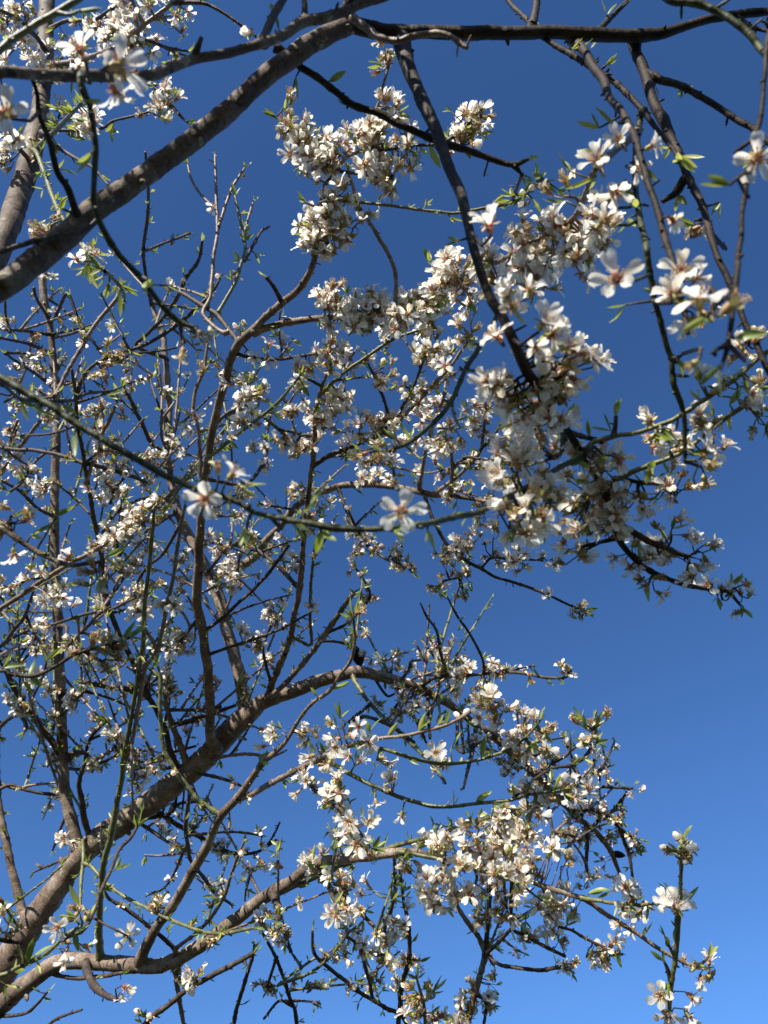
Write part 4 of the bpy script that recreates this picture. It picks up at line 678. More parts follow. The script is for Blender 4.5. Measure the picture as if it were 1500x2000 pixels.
def add_limb(key, tree, mat, d0, d1, rows):
    # rows: [x, y, d|None, w|None]
    if rows[0][2] is None and d0 is None:
        k, i, dist = nearest(rows[0][0], rows[0][1], d1, 1.2)
        L = LIMBS[k]
        px = L.s[i]
        if dist > 3:
            rows.insert(0, [px[0], px[1], px[2], rows[0][3]])
        else:
            rows[0][2] = px[2]
    elif rows[0][2] is None:
        rows[0][2] = d0
    elif SX and d0 is None:
        k, i, dist = nearest(rows[0][0], rows[0][1], rows[0][2], 0.6)
        px = LIMBS[k].s[i]
        if dist < 140:
            if dist > 4:
                rows.insert(0, [px[0], px[1], px[2], rows[0][3]])
            else:
                rows[0][2] = px[2]
    if rows[-1][2] is None:
        rows[-1][2] = d1
    for c in (2, 3):
        known = [i for i, r in enumerate(rows) if r[c] is not None]
        s = [0.0]
        for a, b in zip(rows, rows[1:]):
            s.append(s[-1] + math.hypot(b[0] - a[0], b[1] - a[1]))
        vals = np.interp(s, [s[i] for i in known], [rows[i][c] for i in known])
        for r, v in zip(rows, vals):
            r[c] = float(v)
    w0 = max(r[3] for r in rows)
    s = catmull(rows, 5 if w0 < 14 else 7)
    L = Limb()
    L.key, L.tree, L.mat, L.s = key, tree, mat, s
    L.r = random.Random(key)
    # crooked growth: little sideways wander and swollen nodes
    n = len(s)
    L.p, L.rad = [], []
    lg, node = 0, L.r.uniform(0.01, 0.03)
    zx = [L.r.uniform(-1, 1) for _ in range(n // 4 + 3)]      # kinks at the nodes
    zy = [L.r.uniform(-1, 1) for _ in range(n // 4 + 3)]
    grown = w0 < 20
    ls = []
    for i in range(n):
        x, y, d, wd = s[i]
        f = min(1, i / 5) * min(1, (n - 1 - i) / 4)
        k, t = i // 4, (i % 4) / 4
        amp = min(0.11 * wd, 1.4) * f
        ax = (zx[k] * (1 - t) + zx[k + 1] * t) * amp
        ay = (zy[k] * (1 - t) + zy[k + 1] * t) * amp
        L.p.append(P(x + ax, y + ay, d + L.r.gauss(0, 0.0006) * f))
        r = wd / 2 * d / FPX * (.87 if wd > 20 else .94 if wd > 14 else 1)
        if i:
            lg += (L.p[i] - L.p[i - 1]).length
        if lg > node:
            r *= 1 + (0.28 if wd < 15 else 0.07) * L.r.random()
            node = lg + L.r.uniform(0.012, 0.035)
        if grown:
            r *= 1 + 0.5 * math.exp(-lg / max(2.2 * r, .004))   # collar where it leaves its parent
        L.rad.append(float(r * (L.r.uniform(0.95, 1.05) if wd < 9 else L.r.uniform(.975, 1.025) if wd < 16 else L.r.uniform(.99, 1.01))))
        ls.append(lg + 0.0)
    L.w0 = w0
    L.V, L.F = [], []
    sides = 16 if w0 > 30 else 11 if w0 > 14 else 8 if w0 > 9 else 6
    tube(L.p, L.rad, sides, L.V, L.F)
    L.lens = [v for v in ls for k in range(sides)]
    if w0 > 13:                                                # lumps, old scars
        for i in range(n):
            for k in range(sides):
                q = i * sides + k
                o = L.V[q] - L.p[i]
                h = mnoise.noise(L.V[q] * 30) * .08 + mnoise.noise(L.V[q] * 95) * .035
                if mnoise.noise(L.V[q] * 21 + Vector((7, 3, 1))) > .52:
                    h += .10
                L.V[q] = L.p[i] + o * (1 + h)
    LIMBS[key] = L
    for i in range(n):
        SX.append((s[i][0], s[i][1])); SD.append(s[i][2]); SL.append(key); SI.append(i)
    return L

def rand_dir(r):
    while True:
        v = Vector((r.uniform(-1, 1), r.uniform(-1, 1), r.uniform(-1, 1)))
        if 0.05 < v.length < 1:
            return v.normalized()

def knob(L, i, length, rad, dirn=None):
    """bud or spur on a limb"""
    p = L.p[i]
    d = (L.p[min(i + 1, len(L.p) - 1)] - L.p[max(0, i - 1)]).normalized()
    o = dirn or rand_dir(L.r)
    o = (o - d * o.dot(d)).normalized()
    o = (o + d * L.r.uniform(0.1, 0.9)).normalized()
    st = p + o * L.rad[i] * 0.5
    ln = length + L.rad[i] * 0.5
    tube([st, st + o * ln * 0.55, st + o * ln * 0.85, st + o * ln], [rad * 0.8, rad, rad * 0.75, rad * 0.2], 5, L.V, L.F)
    return st + o * ln, o

tok = re.compile(r'(-?[\d.]+),(-?[\d.]+)(?:@([\d.]+))?(?:\*([\d.]+))?')
for line in BR.strip().split('\n'):
    head, course = line.split('|')
    key, tree, mat, d0, d1 = head.split()
    rows = []
    for t in course.split():
        g = tok.fullmatch(t).groups()
        rows.append([float(g[0]), float(g[1]), float(g[2]) if g[2] else None, float(g[3]) if g[3] else None])
    add_limb(key, tree, mat, None if d0 == '-' else float(d0), float(d1), rows)

# fine twigs that fill the far side of the crown, growing from the traced limbs
prng = random.Random(21)
def filler(n, x0, x1, y0, y1, dmin, dmax, lmin, lmax, tree='B', shoot=False):
    cand = [i for i in range(len(SX)) if x0 < SX[i][0] < x1 and y0 < SX[i][1] < y1 and dmin < SD[i] < dmax and LIMBS[SL[i]].tree == tree]
    for k in range(n):
        i = prng.choice(cand)
        x, y = SX[i]; d = SD[i]
        a = math.radians(prng.choice([prng.gauss(80, 40), prng.gauss(20, 50), prng.uniform(0, 360)]))
        ln = prng.uniform(lmin, lmax)
        if shoot:
            a = math.radians(prng.gauss(80, 28))
        bend = prng.uniform(-0.45, 0.45) * (.35 if shoot else 1)
        rows = [[x, y, d, 5.5]]
        for j in range(1, 5):
            a2 = a + bend * j / 4
            x += math.cos(a2) * ln / 4; y -= math.sin(a2) * ln / 4
            rows.append([x, y, d + prng.uniform(-.02, .1) * j, 5.5 - 0.6 * j])
        if y > 1300 and x > 1235 - max(0, y - 1700) * .5:
            continue
        add_limb('%s%d_%d' % ('G' if shoot else 'F', x0 + y0, k), tree, prng.choice('ggp' if shoot else 'ttppp'), None, rows[-1][2], rows)
filler(150, -20, 460, 560, 1500, 1.9, 3.0, 50, 150)
filler(40, 0, 520, 800, 1900, 1.7, 3.0, 120, 300, 'B', True)
filler(25, 500, 1000, 1250, 2000, 1.4, 2.6, 80, 200, 'B', True)
filler(34, 930, 1230, 1420, 1720, 2.3, 3.0, 50, 120)
filler(20, 700, 1000, 1290, 1480, 2.0, 3.0, 40, 100)
filler(40, 480, 960, 680, 1120, 1.6, 2.6, 40, 100)
filler(18, 250, 560, 1500, 1800, 1.9, 2.6, 40, 90)
filler(16, 700, 1200, 1300, 1640, 1.9, 3.0, 40, 90)
filler(10, 500, 1000, 1780, 2000, 1.8, 2.4, 40, 80)
filler(12, 0, 330, 0, 330, 1.4, 2.4, 40, 90, 'A')

# unseen crown of the near tree, added above the frame to shade the boughs
crng = random.Random(3)
SHADE_CANOPY = []
for k in range(4):
    x0 = 640 + 250 * k + crng.uniform(-40, 40)
    rows = [[x0, -165, None, 10]]
    x, y, d = x0, -200, crng.uniform(.78, 1.1)
    for j in range(6):
        rows.append([x, y, d, 10 - 1.2 * j])
        x += crng.uniform(-95, 40); y -= crng.uniform(110, 170); d += crng.uniform(-.06, .06)
    SHADE_CANOPY.append(add_limb('C%d' % k, 'A', 't', None, d, rows))
for k in range(14):
    x, y, d = -560 + 85 * k, -165 + crng.uniform(-30, 0), crng.uniform(.62, .95)
    rows = [[x + 30, -135, None, 9]]
    for j in range(6):
        rows.append([x, y, d, 9 - 1.2 * j])
        x += crng.uniform(-90, 40); y -= crng.uniform(70, 130); d += crng.uniform(-.05, .05)
    SHADE_CANOPY.append(add_limb('D%d' % k, 'A', 't', None, d, rows))
for k in range(90):
    L = crng.choice(SHADE_CANOPY[4:18])
    i = crng.randrange(len(L.s) // 3, len(L.s))
    x, y, d, _ = L.s[i]
    if y > -110:
        continue
    a = crng.uniform(0, 6.28)
    rows = [[x, y, d, 6]]
    for j in range(1, 4):
        x += math.cos(a) * 45; y = min(-110, y - math.sin(a) * 45); a += crng.uniform(-.5, .5)
        rows.append([x, y, d + crng.uniform(-.08, .08) * j, 6 - j])
    SHADE_CANOPY.append(add_limb('C_%d' % k, 'A', 't', None, rows[-1][2], rows))

# buds and spurs along every thin limb
for L in LIMBS.values():
    if L.w0 > 30:
        lg, nx = 0, 0.05
    else:
        lg, nx = 0, L.r.uniform(0.01, 0.02)
    L.spots = []
    for i in range(1, len(L.p)):
        lg += (L.p[i] - L.p[i - 1]).length
        if lg > nx and i < len(L.p) - 1:
            nx = lg + (L.r.uniform(0.10, 0.22) if L.w0 > 30 else L.r.uniform(0.012, 0.034))
            big = L.r.random() < 0.26
            if L.w0 > 30:
                kr = L.rad[i] * L.r.uniform(.18, .34)
                tip, o = knob(L, i, kr * L.r.uniform(1.8, 3.2), kr)
            else:
                tip, o = knob(L, i, L.r.uniform(.007, .016) if big else L.r.uniform(.002, .0045), L.r.uniform(.0011, .002))
            L.spots.append((i, tip, o))

# ------------------------------------------------------------------ flower pieces
def petal_mesh(name, seed, nu=6, nv=4, L=0.0175, W=0.0135, open_=62, mat='petal', crumple=0.0):
    """petal growing along +X from the rim, flower axis +Z"""
    r = random.Random(seed)
    V, F, T = [], [], []
    ph = r.uniform(0, 6)
    cup = r.uniform(0.6, 1.4)
    tip = r.uniform(-0.3, 0.9)
    for i in range(nu + 1):
        t = i / nu
        wd = W * 0.5 * (0.18 + 0.82 * math.sin(min(1, t * 1.15 + 0.02) * math.pi / 2) ** 1.3) * (1 if t < 0.72 else math.cos((t - 0.72) / 0.28 * 1.25) ** 0.6)
        ang = math.radians(open_) * (0.55 + 0.75 * t) - tip * 0.35 * t * t
        # position along the arc
        x = 0.0032 + L * (t * math.sin(math.radians(open_)) * (0.9 + 0.1 * t))
        z = L * (t * math.cos(math.radians(open_))) + L * 0.22 * math.sin(t * math.pi) * cup * 0.5 - tip * L * 0.12 * t * t
        for j in range(nv + 1):
            s = j / nv * 2 - 1
            y = s * wd
            zz = z + (s * s) * wd * 0.32 * cup * (0.4 + t)
            zz += crumple * L * math.sin(5 * t + ph + 3.2 * s) * t
            yy = y * (1 - crumple * 0.9) + crumple * L * 0.15 * math.sin(4 * t + ph)
            ru = 0.035 * L * math.sin(7 * s + ph) * t * t
            notch = -0.10 * L * math.exp(-(s / 0.28) ** 2) if i == nu else 0
            V.append((x + notch * math.sin(math.radians(open_)) + r.gauss(0, .0001), yy, zz + ru + notch * math.cos(math.radians(open_))))
            T.append(t)
    for i in range(nu):
        for j in range(nv):
            a = i * (nv + 1) + j
            F.append((a, a + 1, a + nv + 2, a + nv + 1))
    return V, F, T

def cup_geom(seed, spent=False):
    r = random.Random(seed)
    V, F, T = [], [], []
    prof = [(-0.0105, .0011), (-0.0085, .0014), (-0.0075, .0026), (-0.005, .0034), (-0.002, .0033), (0.0, .0036)]
    if spent:
        prof = [(z, q * 1.12) for z, q in prof]
    m = 8
    for z, q in prof:
        for k in range(m):
            a = 2 * math.pi * k / m
            V.append((q * math.cos(a), q * math.sin(a), z)); T.append(.5)
    for i in range(len(prof) - 1):
        for k in range(m):
            F.append((i * m + k, i * m + (k + 1) % m, (i + 1) * m + (k + 1) % m, (i + 1) * m + k))
    for k in range(5):                              # sepals
        a = 2 * math.pi * (k + .5) / 5 + r.gauss(0, .1)
        ln = r.uniform(.0055, .0085)
        el = r.uniform(-.5, .5) if not spent else r.uniform(.5, 1.35)
        c, s = math.cos(a), math.sin(a)
        b = len(V)
        for t, wd in ((0, .0017), (.5, .0024), (1, .0005)):
            rr = .0033 + ln * t * math.cos(el)
            z = -.0008 + ln * t * math.sin(el)
            for q in (-1, 1):
                V.append((rr * c - q * wd * s, rr * s + q * wd * c, z)); T.append(.5)
        F += [(b, b + 1, b + 3, b + 2), (b + 2, b + 3, b + 5, b + 4)]
    return V, F, T

def stamen_geom(seed, count, spent=False):
    r = random.Random(seed)
    V, F, T = [], [], []
    for k in range(count):
        a = r.uniform(0, 2 * math.pi)
        sp = r.uniform(.12, .75) if not spent else r.uniform(.03, .5)
        ln = r.uniform(.0085, .0125)
        d = Vector((math.cos(a) * math.sin(sp), math.sin(a) * math.sin(sp), math.cos(sp)))
        st = Vector((math.cos(a) * .0018, math.sin(a) * .0018, -.001))
        cur = Vector((0, 0, ln * r.uniform(-.15, .15))) + rand_dir(r) * ln * (.25 if spent else .08)
        pts = [st, st + d * ln * .5 + cur * .5, st + d * ln]
        b0 = len(V); FF = []
        VV = []
        tube(pts, [.00042, .00036, .0003], 3, VV, FF, False)
        F += [tuple(q + b0 for q in f) for f in FF]
        V += [tuple(v) for v in VV]; T += [0, 0, 0, .5, .5, .5, .8, .8, .8]
        b = len(V); e = pts[-1]; s = .00085
        for q in ((s, 0, 0), (-s, 0, 0), (0, s, 0), (0, -s, 0), (0, 0, s), (0, 0, -s)):
            V.append((e.x + q[0], e.y + q[1], e.z + q[2])); T.append(1.0)
        for f in ((0, 2, 4), (2, 1, 4), (1, 3, 4), (3, 0, 4), (2, 0, 5), (1, 2, 5), (3, 1, 5), (0, 3, 5)):
            F.append(tuple(b + q for q in f))
    return V, F, T

def make_mesh(name, geoms):
    """geoms: list of (V, F, T, material key) joined into one mesh datablock"""
    me = bpy.data.meshes.new(name)
    VV, FF, TT, MI, mats = [], [], [], [], []
    for V, F, T, mk in geoms:
        b = len(VV)
        VV += V; TT += T
        FF += [tuple(q + b for q in f) for f in F]
        if mk not in mats:
            mats.append(mk)
        MI += [mats.index(mk)] * len(F)
    me.from_pydata(VV, [], FF)
    for mk in mats:
        me.materials.append(MAT[mk])
    me.polygons.foreach_set('material_index', MI)
    me.polygons.foreach_set('use_smooth', [True] * len(FF))
    at = me.attributes.new('t', 'FLOAT', 'POINT')
    at.data.foreach_set('value', TT)
    me.update()
    return me

def rotz(V, a):
    c, s = math.cos(a), math.sin(a)
    return [(x * c - y * s, x * s + y * c, z) for x, y, z in V]

def tilt(V, a):
    """lean a petal up or down about the Y axis at the rim"""
    c, s = math.cos(a), math.sin(a)
    return [((x - .003) * c + z * s + .003, y, -(x - .003) * s + z * c) for x, y, z in V]

PETALS = [petal_mesh('p', 30 + i, open_=58 + 5 * (i % 4), L=.0172 + .0012 * (i % 3), W=.0108 + .0011 * (i % 4), crumple=(.0, .05, .025, .09)[i % 4]) for i in range(8)]
CRUMP = [petal_mesh('c', 60 + i, open_=45 + 9 * i, L=.0135, W=.0085, crumple=.16) for i in range(4)]
PETAL_ME = [make_mesh('petal', [(*g, 'petal')]) for g in PETALS]
RAG = [petal_mesh('r', 160 + i, open_=40 + 12 * i, L=.016, W=.0095, crumple=.12) for i in range(4)]
RAG_ME = [make_mesh('petal', [(*g, 'petal')]) for g in RAG]
CRUMP_ME = [make_mesh('petal', [(*g, 'shrivel')]) for g in CRUMP]
CUP = [cup_geom(i) for i in range(4)]
CUPS = [cup_geom(20 + i, True) for i in range(4)]
CUP_ME = [make_mesh('flower', [(*g, 'calyx')]) for g in CUP]
CUPS_ME = [make_mesh('spent_flower', [(*g, 'calyx')]) for g in CUPS]
STA = [stamen_geom(i, 20) for i in range(3)]
STAS = [stamen_geom(50 + i, 16, True) for i in range(3)]
STA_ME = [make_mesh('stamens', [(*g, 'stamen')]) for g in STA]
STAS_ME = [make_mesh('stamens', [(*g, 'drystamen')]) for g in STAS]
STA_LO = [stamen_geom(80 + i, 11) for i in range(2)]
STAS_LO = [stamen_geom(90 + i, 10, True) for i in range(2)]

def open_spec(r, kind, flat=False):
    """list of (petal variant, crumpled?, angle, lean)"""
    a0 = r.uniform(0, 6.28)
    if kind == 'o':
        lean = r.choice([r.uniform(-.2, .2), r.uniform(-.85, -.3), r.uniform(-.5, -.1), r.uniform(.1, .5), r.uniform(-1.15, -.7)])
        if flat:
            lean = r.uniform(-.25, .12)
        n = 5 if flat or r.random() < .85 else 4
        tatty = 0 if flat else r.choice([0, 0, .3, .6])
        return [(r.randrange(8), r.random() < tatty, a0 + k * 2 * math.pi / 5 + r.gauss(0, .11), lean + r.gauss(0, .26)) for k in range(n)]
    n = r.choice([0, 0, 1, 2, 2, 3])
    return [(r.randrange(4) if r.random() < .6 else r.randrange(8), None, a0 + k * 2 * math.pi / 5, r.uniform(-.7, .5)) for k in range(n)]

def full_geom(seed, kind):
    r = random.Random(seed)
    g = []
    sp = kind != 'o'
    g.append((*(CUPS[seed % 4] if sp else CUP[seed % 4]), 'calyx'))
    g.append((*(STAS_LO[seed % 2] if sp else STA_LO[seed % 2]), 'drystamen' if sp else 'stamen'))
    for v, cr, a, le in open_spec(r, kind):
        if sp:
            V, F, T = CRUMP[v % 4]; mk = 'shrivel'
        else:
            V, F, T = RAG[v % 4] if cr else PETALS[v]; mk = 'petal'
        g.append((rotz(tilt(V, le), a), F, T, mk))
    return g
def bud_geom(seed):
    r = random.Random(seed)
    V, F, T = cup_geom(seed)
    g = [(V, F, T, 'calyx')]
    BV, BF, BT = [], [], []
    prof = [(-.001, .0032), (.002, .0046), (.0055, .0052), (.009, .0038), (.0115, .0012)]
    m = 8
    for z, q in prof:
        for k in range(m):
            a = 2 * math.pi * k / m
            qq = q * (1 + .12 * math.sin(2.5 * a + z * 300))
            BV.append((qq * math.cos(a), qq * math.sin(a), z)); BT.append(.22 + z * 18)
    for i in range(len(prof) - 1):
        for k in range(m):
            BF.append((i * m + k, i * m + (k + 1) % m, (i + 1) * m + (k + 1) % m, (i + 1) * m + k))
    BF.append(tuple(len(prof) * m - m + k for k in range(m)))
    g.append((BV, BF, BT, 'petal'))
    return g
FULL = {'o': [full_geom(i, 'o') for i in range(14)], 's': [full_geom(100 + i, 's') for i in range(8)], 'b': [bud_geom(200 + i) for i in range(4)]}
NAMES = {'o': 'flower', 's': 'spent_flower', 'b': 'bud'}
FULL_ME = {k: [make_mesh(NAMES[k], g) for g in v] for k, v in FULL.items()}

# ------------------------------------------------------------------ placing the blossom
FLW = {'A': [], 'B': []}
frng = random.Random(5)

def stalk(L, i, base, axis, thick):
    q = L.p[i]
    mid = q.lerp(base, .55) - axis * min(.012, (base - q).length * .25)
    tube([q, mid, base], [thick * 1.25, thick, thick * .8], 5, L.V, L.F)

def place(x, y, d, kind, facing=None, px=None, tol=.45, spur=None):
    k, i, dist = nearest(x, y, d, tol)
    L = LIMBS[k]
    r = frng
    dd = L.s[i][2] + (r.gauss(0, .014) if facing is None else 0)
    if facing is not None:
        dd = min(L.s[i][2] - .01, d) if abs(L.s[i][2] - d) < .12 else d
    c = P(x, y, dd)
    q = L.p[i]
    if spur is not None:
        L, q, sd = spur
        c = P(x, y, sd + r.gauss(0, .011))
        dd = sd
    out = c - q
    if facing is None:
        o = out.normalized() if out.length > .004 else rand_dir(r)
        f = (o * .9 + rand_dir(r) * .7 + SUN * .45 - FWD * .2).normalized()
    else:
        f = camdir(*facing)
    sc_ = (r.uniform(1.0, 1.28) if dd > 1.15 else r.uniform(.80, 1.02)) * (1.0 if kind != 'b' else .95)
    if px is not None:
        sc_ = px * .93 * dd / FPX / .0385
    base = c - f * .0105 * sc_
    if spur is not None:
        mid = q.lerp(base, .5) - f * min(.004, (base - q).length * .3)
        tube([q, mid, base], [.0011, .0009, .001], 4, L.V, L.F)
    else:
        stalk(L, i, base, f, .0011 if (base - q).length < .04 else .0017)
    z = f
    xax = perp(z)
    yax = z.cross(xax)
    m = Matrix((xax, yax, z)).transposed()
    size = .0385 * sc_ * FPX / dd * (1 if kind == 'o' else .62)
    inside = -30 < x < 1530 and -30 < y < 2030
    FLW[L.tree].append(dict(c=c, m=m, s=sc_, kind=kind, size=size if inside else 0, seed=r.randrange(10 ** 6), flat=facing is not None))

for x, y, px, d, f, kind in NEAR:
    place(x, y, d, kind, f, px, .3)
MIX = {'o': 'oooooooooos', 'm': 'ooosss', 's': 'sssssso', 'b': 'bbbs'}
for t in CL.split():
    x, y, rad, n, d, mix = t.split(',')
    x, y, rad, n, d = float(x), float(y), float(rad), int(n), float(d)
    left = max(n, round(n * (2.1 if d > 1.2 else 1.9) + .2))
    while left > 0:                                          # flowers stand in twos and threes on short spurs
        a = frng.uniform(0, 6.28)
        q = rad * math.sqrt(frng.random()) * 1.05
        gx, gy = x + q * math.cos(a), y + q * math.sin(a)
        kk, i, dist = nearest(gx, gy, d)
        L = LIMBS[kk]
        sd = float(L.s[i][2] + frng.gauss(0, .012))
        tip = P(gx, gy, sd)
        tip = L.p[i].lerp(tip, .72 if dist > 5 else 1)
        mid = L.p[i].lerp(tip, .5) + rand_dir(frng) * (tip - L.p[i]).length * .12
        tube([L.p[i], mid, tip, tip + (tip - mid) * .15], [.0021, .0016, .0017, .0008], 5, L.V, L.F)
        m = min(left, frng.choice([2, 3, 3]))
        left -= m
        for k in range(m):
            rr = frng.uniform(.010, .021) * FPX / sd
            aa = frng.uniform(0, 6.28)
            place(gx + rr * math.cos(aa), gy + rr * math.sin(aa), sd, frng.choice(MIX[mix]), spur=(L, tip, sd))
for k in range(40):
    x, y, d, _ = crng.choice(LIMBS['A20'].s)
    place(max(1570, x + crng.uniform(-25, 25)), y + crng.uniform(-25, 25), d, crng.choice('ooss'))
for L in SHADE_CANOPY:
    for k in range(len(L.s) // 3):
        x, y, d, _ = crng.choice(L.s)
        y2 = y + crng.uniform(-22, 22)
        if y2 < -95:
            place(x + crng.uniform(-22, 22), y2, d, crng.choice('oooos'))
# scattered small blossoms on the far twigs
for L in list(LIMBS.values()):
    if L.w0 > 12 or L.tree == 'A' and L.s[0][2] < 1.3:
        continue
    for i, tip, o in L.spots:
        pr = .15 if L.key[0] in 'FG' else .06
        if L.r.random() < pr and L.s[i][2] > 1.3:
            x, y, d, _ = L.s[i]
            kind = L.r.choice('ossb' if L.key[0] != 'F' else 'oosssb')
            place(x + L.r.uniform(-7, 7), y + L.r.uniform(-7, 7), d, kind)

def link_copy(name, me, parent, m, loc, s):
    o = bpy.data.objects.new(name, me)
    col.objects.link(o)
    o.parent = parent
    M4 = m.to_4x4()
    o.matrix_local = Matrix.Translation(loc) @ M4 @ Matrix.Scale(s, 4)
    return o

for tk, lst in FLW.items():
    lst.sort(key=lambda f: -f['size'])
    base = BASE[tk]
    rest = []
    cnt = {'o': 0, 's': 0, 'b': 0}
    for fl in lst:
        kind = fl['kind']
        r = random.Random(fl['seed'])
        cnt[kind] += 1
        if cnt[kind] > 298 or fl['size'] <= 0:
            rest.append(fl)
            continue
        loc = fl['c'] - base
        if kind != 'b' and fl['size'] > (27 if kind == 'o' else 24):
            cup = (CUP_ME if kind == 'o' else CUPS_ME)[r.randrange(4)]
            root = link_copy(NAMES[kind], cup, TREE[tk], fl['m'], loc, fl['s'])
            st = (STA_ME if kind == 'o' else STAS_ME)[r.randrange(3)]
            so = bpy.data.objects.new('stamens', st); col.objects.link(so); so.parent = root
            so.rotation_euler = (0, 0, r.uniform(0, 6))
            for v, cr, a, le in open_spec(r, kind, fl['flat']):
                me = CRUMP_ME[v % 4] if kind == 's' else RAG_ME[v % 4] if cr else PETAL_ME[v]
                po = bpy.data.objects.new('petal', me); col.objects.link(po); po.parent = root
                T0 = Matrix.Translation((.003, 0, 0)) @ Matrix.Rotation(le, 4, 'Y') @ Matrix.Translation((-.003, 0, 0))
                po.matrix_local = Matrix.Rotation(a, 4, 'Z') @ T0
        else:
            link_copy(NAMES[kind], FULL_ME[kind][r.randrange(len(FULL_ME[kind]))], TREE[tk], fl['m'], loc, fl['s'])
    if rest:
        geoms = {}
        for fl in rest:
            r = random.Random(fl['seed'])
            R = np.array(fl['m']) * fl['s']
            off = np.array(fl['c'] - base)
            for V, F, T, mk in FULL[fl['kind']][r.randrange(len(FULL[fl['kind']]))]:
                g = geoms.setdefault(mk, ([], [], []))
                b = len(g[0])
                g[0].extend(map(tuple, np.array(V) @ R.T + off))
                g[1].extend(tuple(q + b for q in f) for f in F)
                g[2].extend(T)
        me = make_mesh('distant_blossom', [(*g, mk) for mk, g in geoms.items()])
        o = bpy.data.objects.new('distant_blossom', me); col.objects.link(o); o.parent = TREE[tk]
        o['kind'] = 'stuff'
    print('flowers', tk, cnt, 'rest', len(rest))

# ------------------------------------------------------------------ leaves
def leaf_geom(seed, nu=7):
    r = random.Random(seed)
    V, F, T = [], [], []
    fold = r.uniform(.35, 1.1)
    bend = r.uniform(-.5, .9)
    asp = r.uniform(.12, .19)
    for i in range(nu + 1):
        t = i / nu
        wd = asp * (math.sin(math.pi * min(1, t ** .8 * 1.0)) ** .8 if 0 < t < 1 else .08) * (1 if t < .95 else .5)
        a = bend * t
        x = t * math.cos(a * .5); z = t * math.sin(a * .5)
        for s in (-1, -.5, 0, .5, 1):
            V.append((x, s * wd * math.cos(fold * .7), z + abs(s) * wd * math.sin(fold * .7) + .012 * math.sin(9 * t + s * 2) * abs(s)))
            T.append(t)
    for i in range(nu):
        for j in range(4):
            b = i * 5 + j
            F.append((b, b + 1, b + 6, b + 5))
    return V, F, T
LEAFG = [leaf_geom(i) for i in range(9)]
LEAF_ME = [make_mesh('leaf', [(*g, 'leaf')]) for g in LEAFG]
LEAVES = {'A': [], 'B': []}
lrng = random.Random(11)
def add_leaf(L, p, direction, length, d, x, y):
    up = (rand_dir(lrng) + SUN * .8).normalized()
    xax = direction.normalized()
    yax = up.cross(xax)
    if yax.length < .05:
        yax = perp(xax)
    yax.normalize()
    zax = xax.cross(yax)
    inside = -20 < x < 1520 and -20 < y < 2020
    LEAVES[L.tree].append(dict(p=p, m=Matrix((xax, yax, zax)).transposed(), s=length, size=length * FPX / d if inside else 0, seed=lrng.randrange(10 ** 6)))

for t in LV.split():
    x, y, n, d, ln, ang = map(float, t.split(','))
    k, i, dist = nearest(x, y, d, .35)
    L = LIMBS[k]
    dd = L.s[i][2]
    base = P(x, y, dd)
    if dist > 4:
        tube([L.p[i], L.p[i].lerp(base, .5), base], [.0014, .0012, .0009], 5, L.V, L.F)
    for q in range(int(n)):
        a = math.radians(ang + (0 if q == 0 else lrng.choice([-1, 1]) * lrng.uniform(18, 48)))
        dr = camdir(math.cos(a), math.sin(a), lrng.uniform(-.35, .35))
        add_leaf(L, base, dr, ln * dd / FPX * (1 if q == 0 else lrng.uniform(.55, .95)), dd, x, y)
for L in LIMBS.values():
    if L.w0 > 24:
        continue
    near = L.s[:, 2].mean() < .8
    for i, tip, o in L.spots:
        if L.key.startswith('B76') and L.r.random() < .75:
            continue
        if L.r.random() < (.10 if near else .45 if L.mat == 'g' else .26):
            x, y, d, _ = L.s[i]
            for q in range(L.r.choice([2, 2, 3, 3, 4])):
                add_leaf(L, tip - o * .001, (o + rand_dir(L.r) * .75), L.r.uniform(.012, .030), d, x, y)
    if L.r.random() < .7 and not near:                       # tuft at the tip
        x, y, d, _ = L.s[-1]
        ax = (L.p[-1] - L.p[-3]).normalized()
        for q in range(L.r.choice([2, 3, 4])):
            add_leaf(L, L.p[-1], ax + rand_dir(L.r) * .6, L.r.uniform(.014, .032), d, x, y)
for t in CL.split():                                          # leaves among the blossom
    x, y, rad, n, d, mix = t.split(',')
    x, y, rad, d = float(x), float(y), float(rad), float(d)
    for rep in range(2 if n > '3' else 1):
        x += lrng.uniform(-rad, rad) * 1.2; y += lrng.uniform(-rad, rad) * 1.2
        k, i, dist = nearest(x, y, d, .35)
        L = LIMBS[k]
        c = P(x, y, L.s[i][2])
        tube([L.p[i], L.p[i].lerp(c, .5), c], [.0013, .0011, .0008], 4, L.V, L.F)
        o = (c - L.p[i]).normalized() if dist > 3 else rand_dir(lrng)
        for q in range(lrng.choice([3, 3, 4])):
            add_leaf(L, c, o + rand_dir(lrng) * .7, lrng.uniform(.014, .030) * (1 if d > 1.1 else .8), d, x, y)
for tk, lst in LEAVES.items():
    lst.sort(key=lambda f: -f['size'])
    V, F, T = [], [], []
    base = BASE[tk]
    for n, lf in enumerate(lst):
        r = random.Random(lf['seed'])
        v = r.randrange(len(LEAFG))
        if n < 298 and lf['size'] > 0:
            link_copy('leaf', LEAF_ME[v], TREE[tk], lf['m'], lf['p'] - base, lf['s'])
        else:
            g = LEAFG[v]
            b = len(V)
            V.extend(map(tuple, np.array(g[0]) @ (np.array(lf['m']) * lf['s']).T + np.array(lf['p'] - base)))
            F.extend(tuple(q + b for q in f) for f in g[1]); T.extend(g[2])
    print('leaves', tk, len(lst))
    if F:
        me = make_mesh('small_leaves', [(V, F, T, 'leaf')])
        o = bpy.data.objects.new('small_leaves', me); col.objects.link(o); o.parent = TREE[tk]
        o['kind'] = 'stuff'

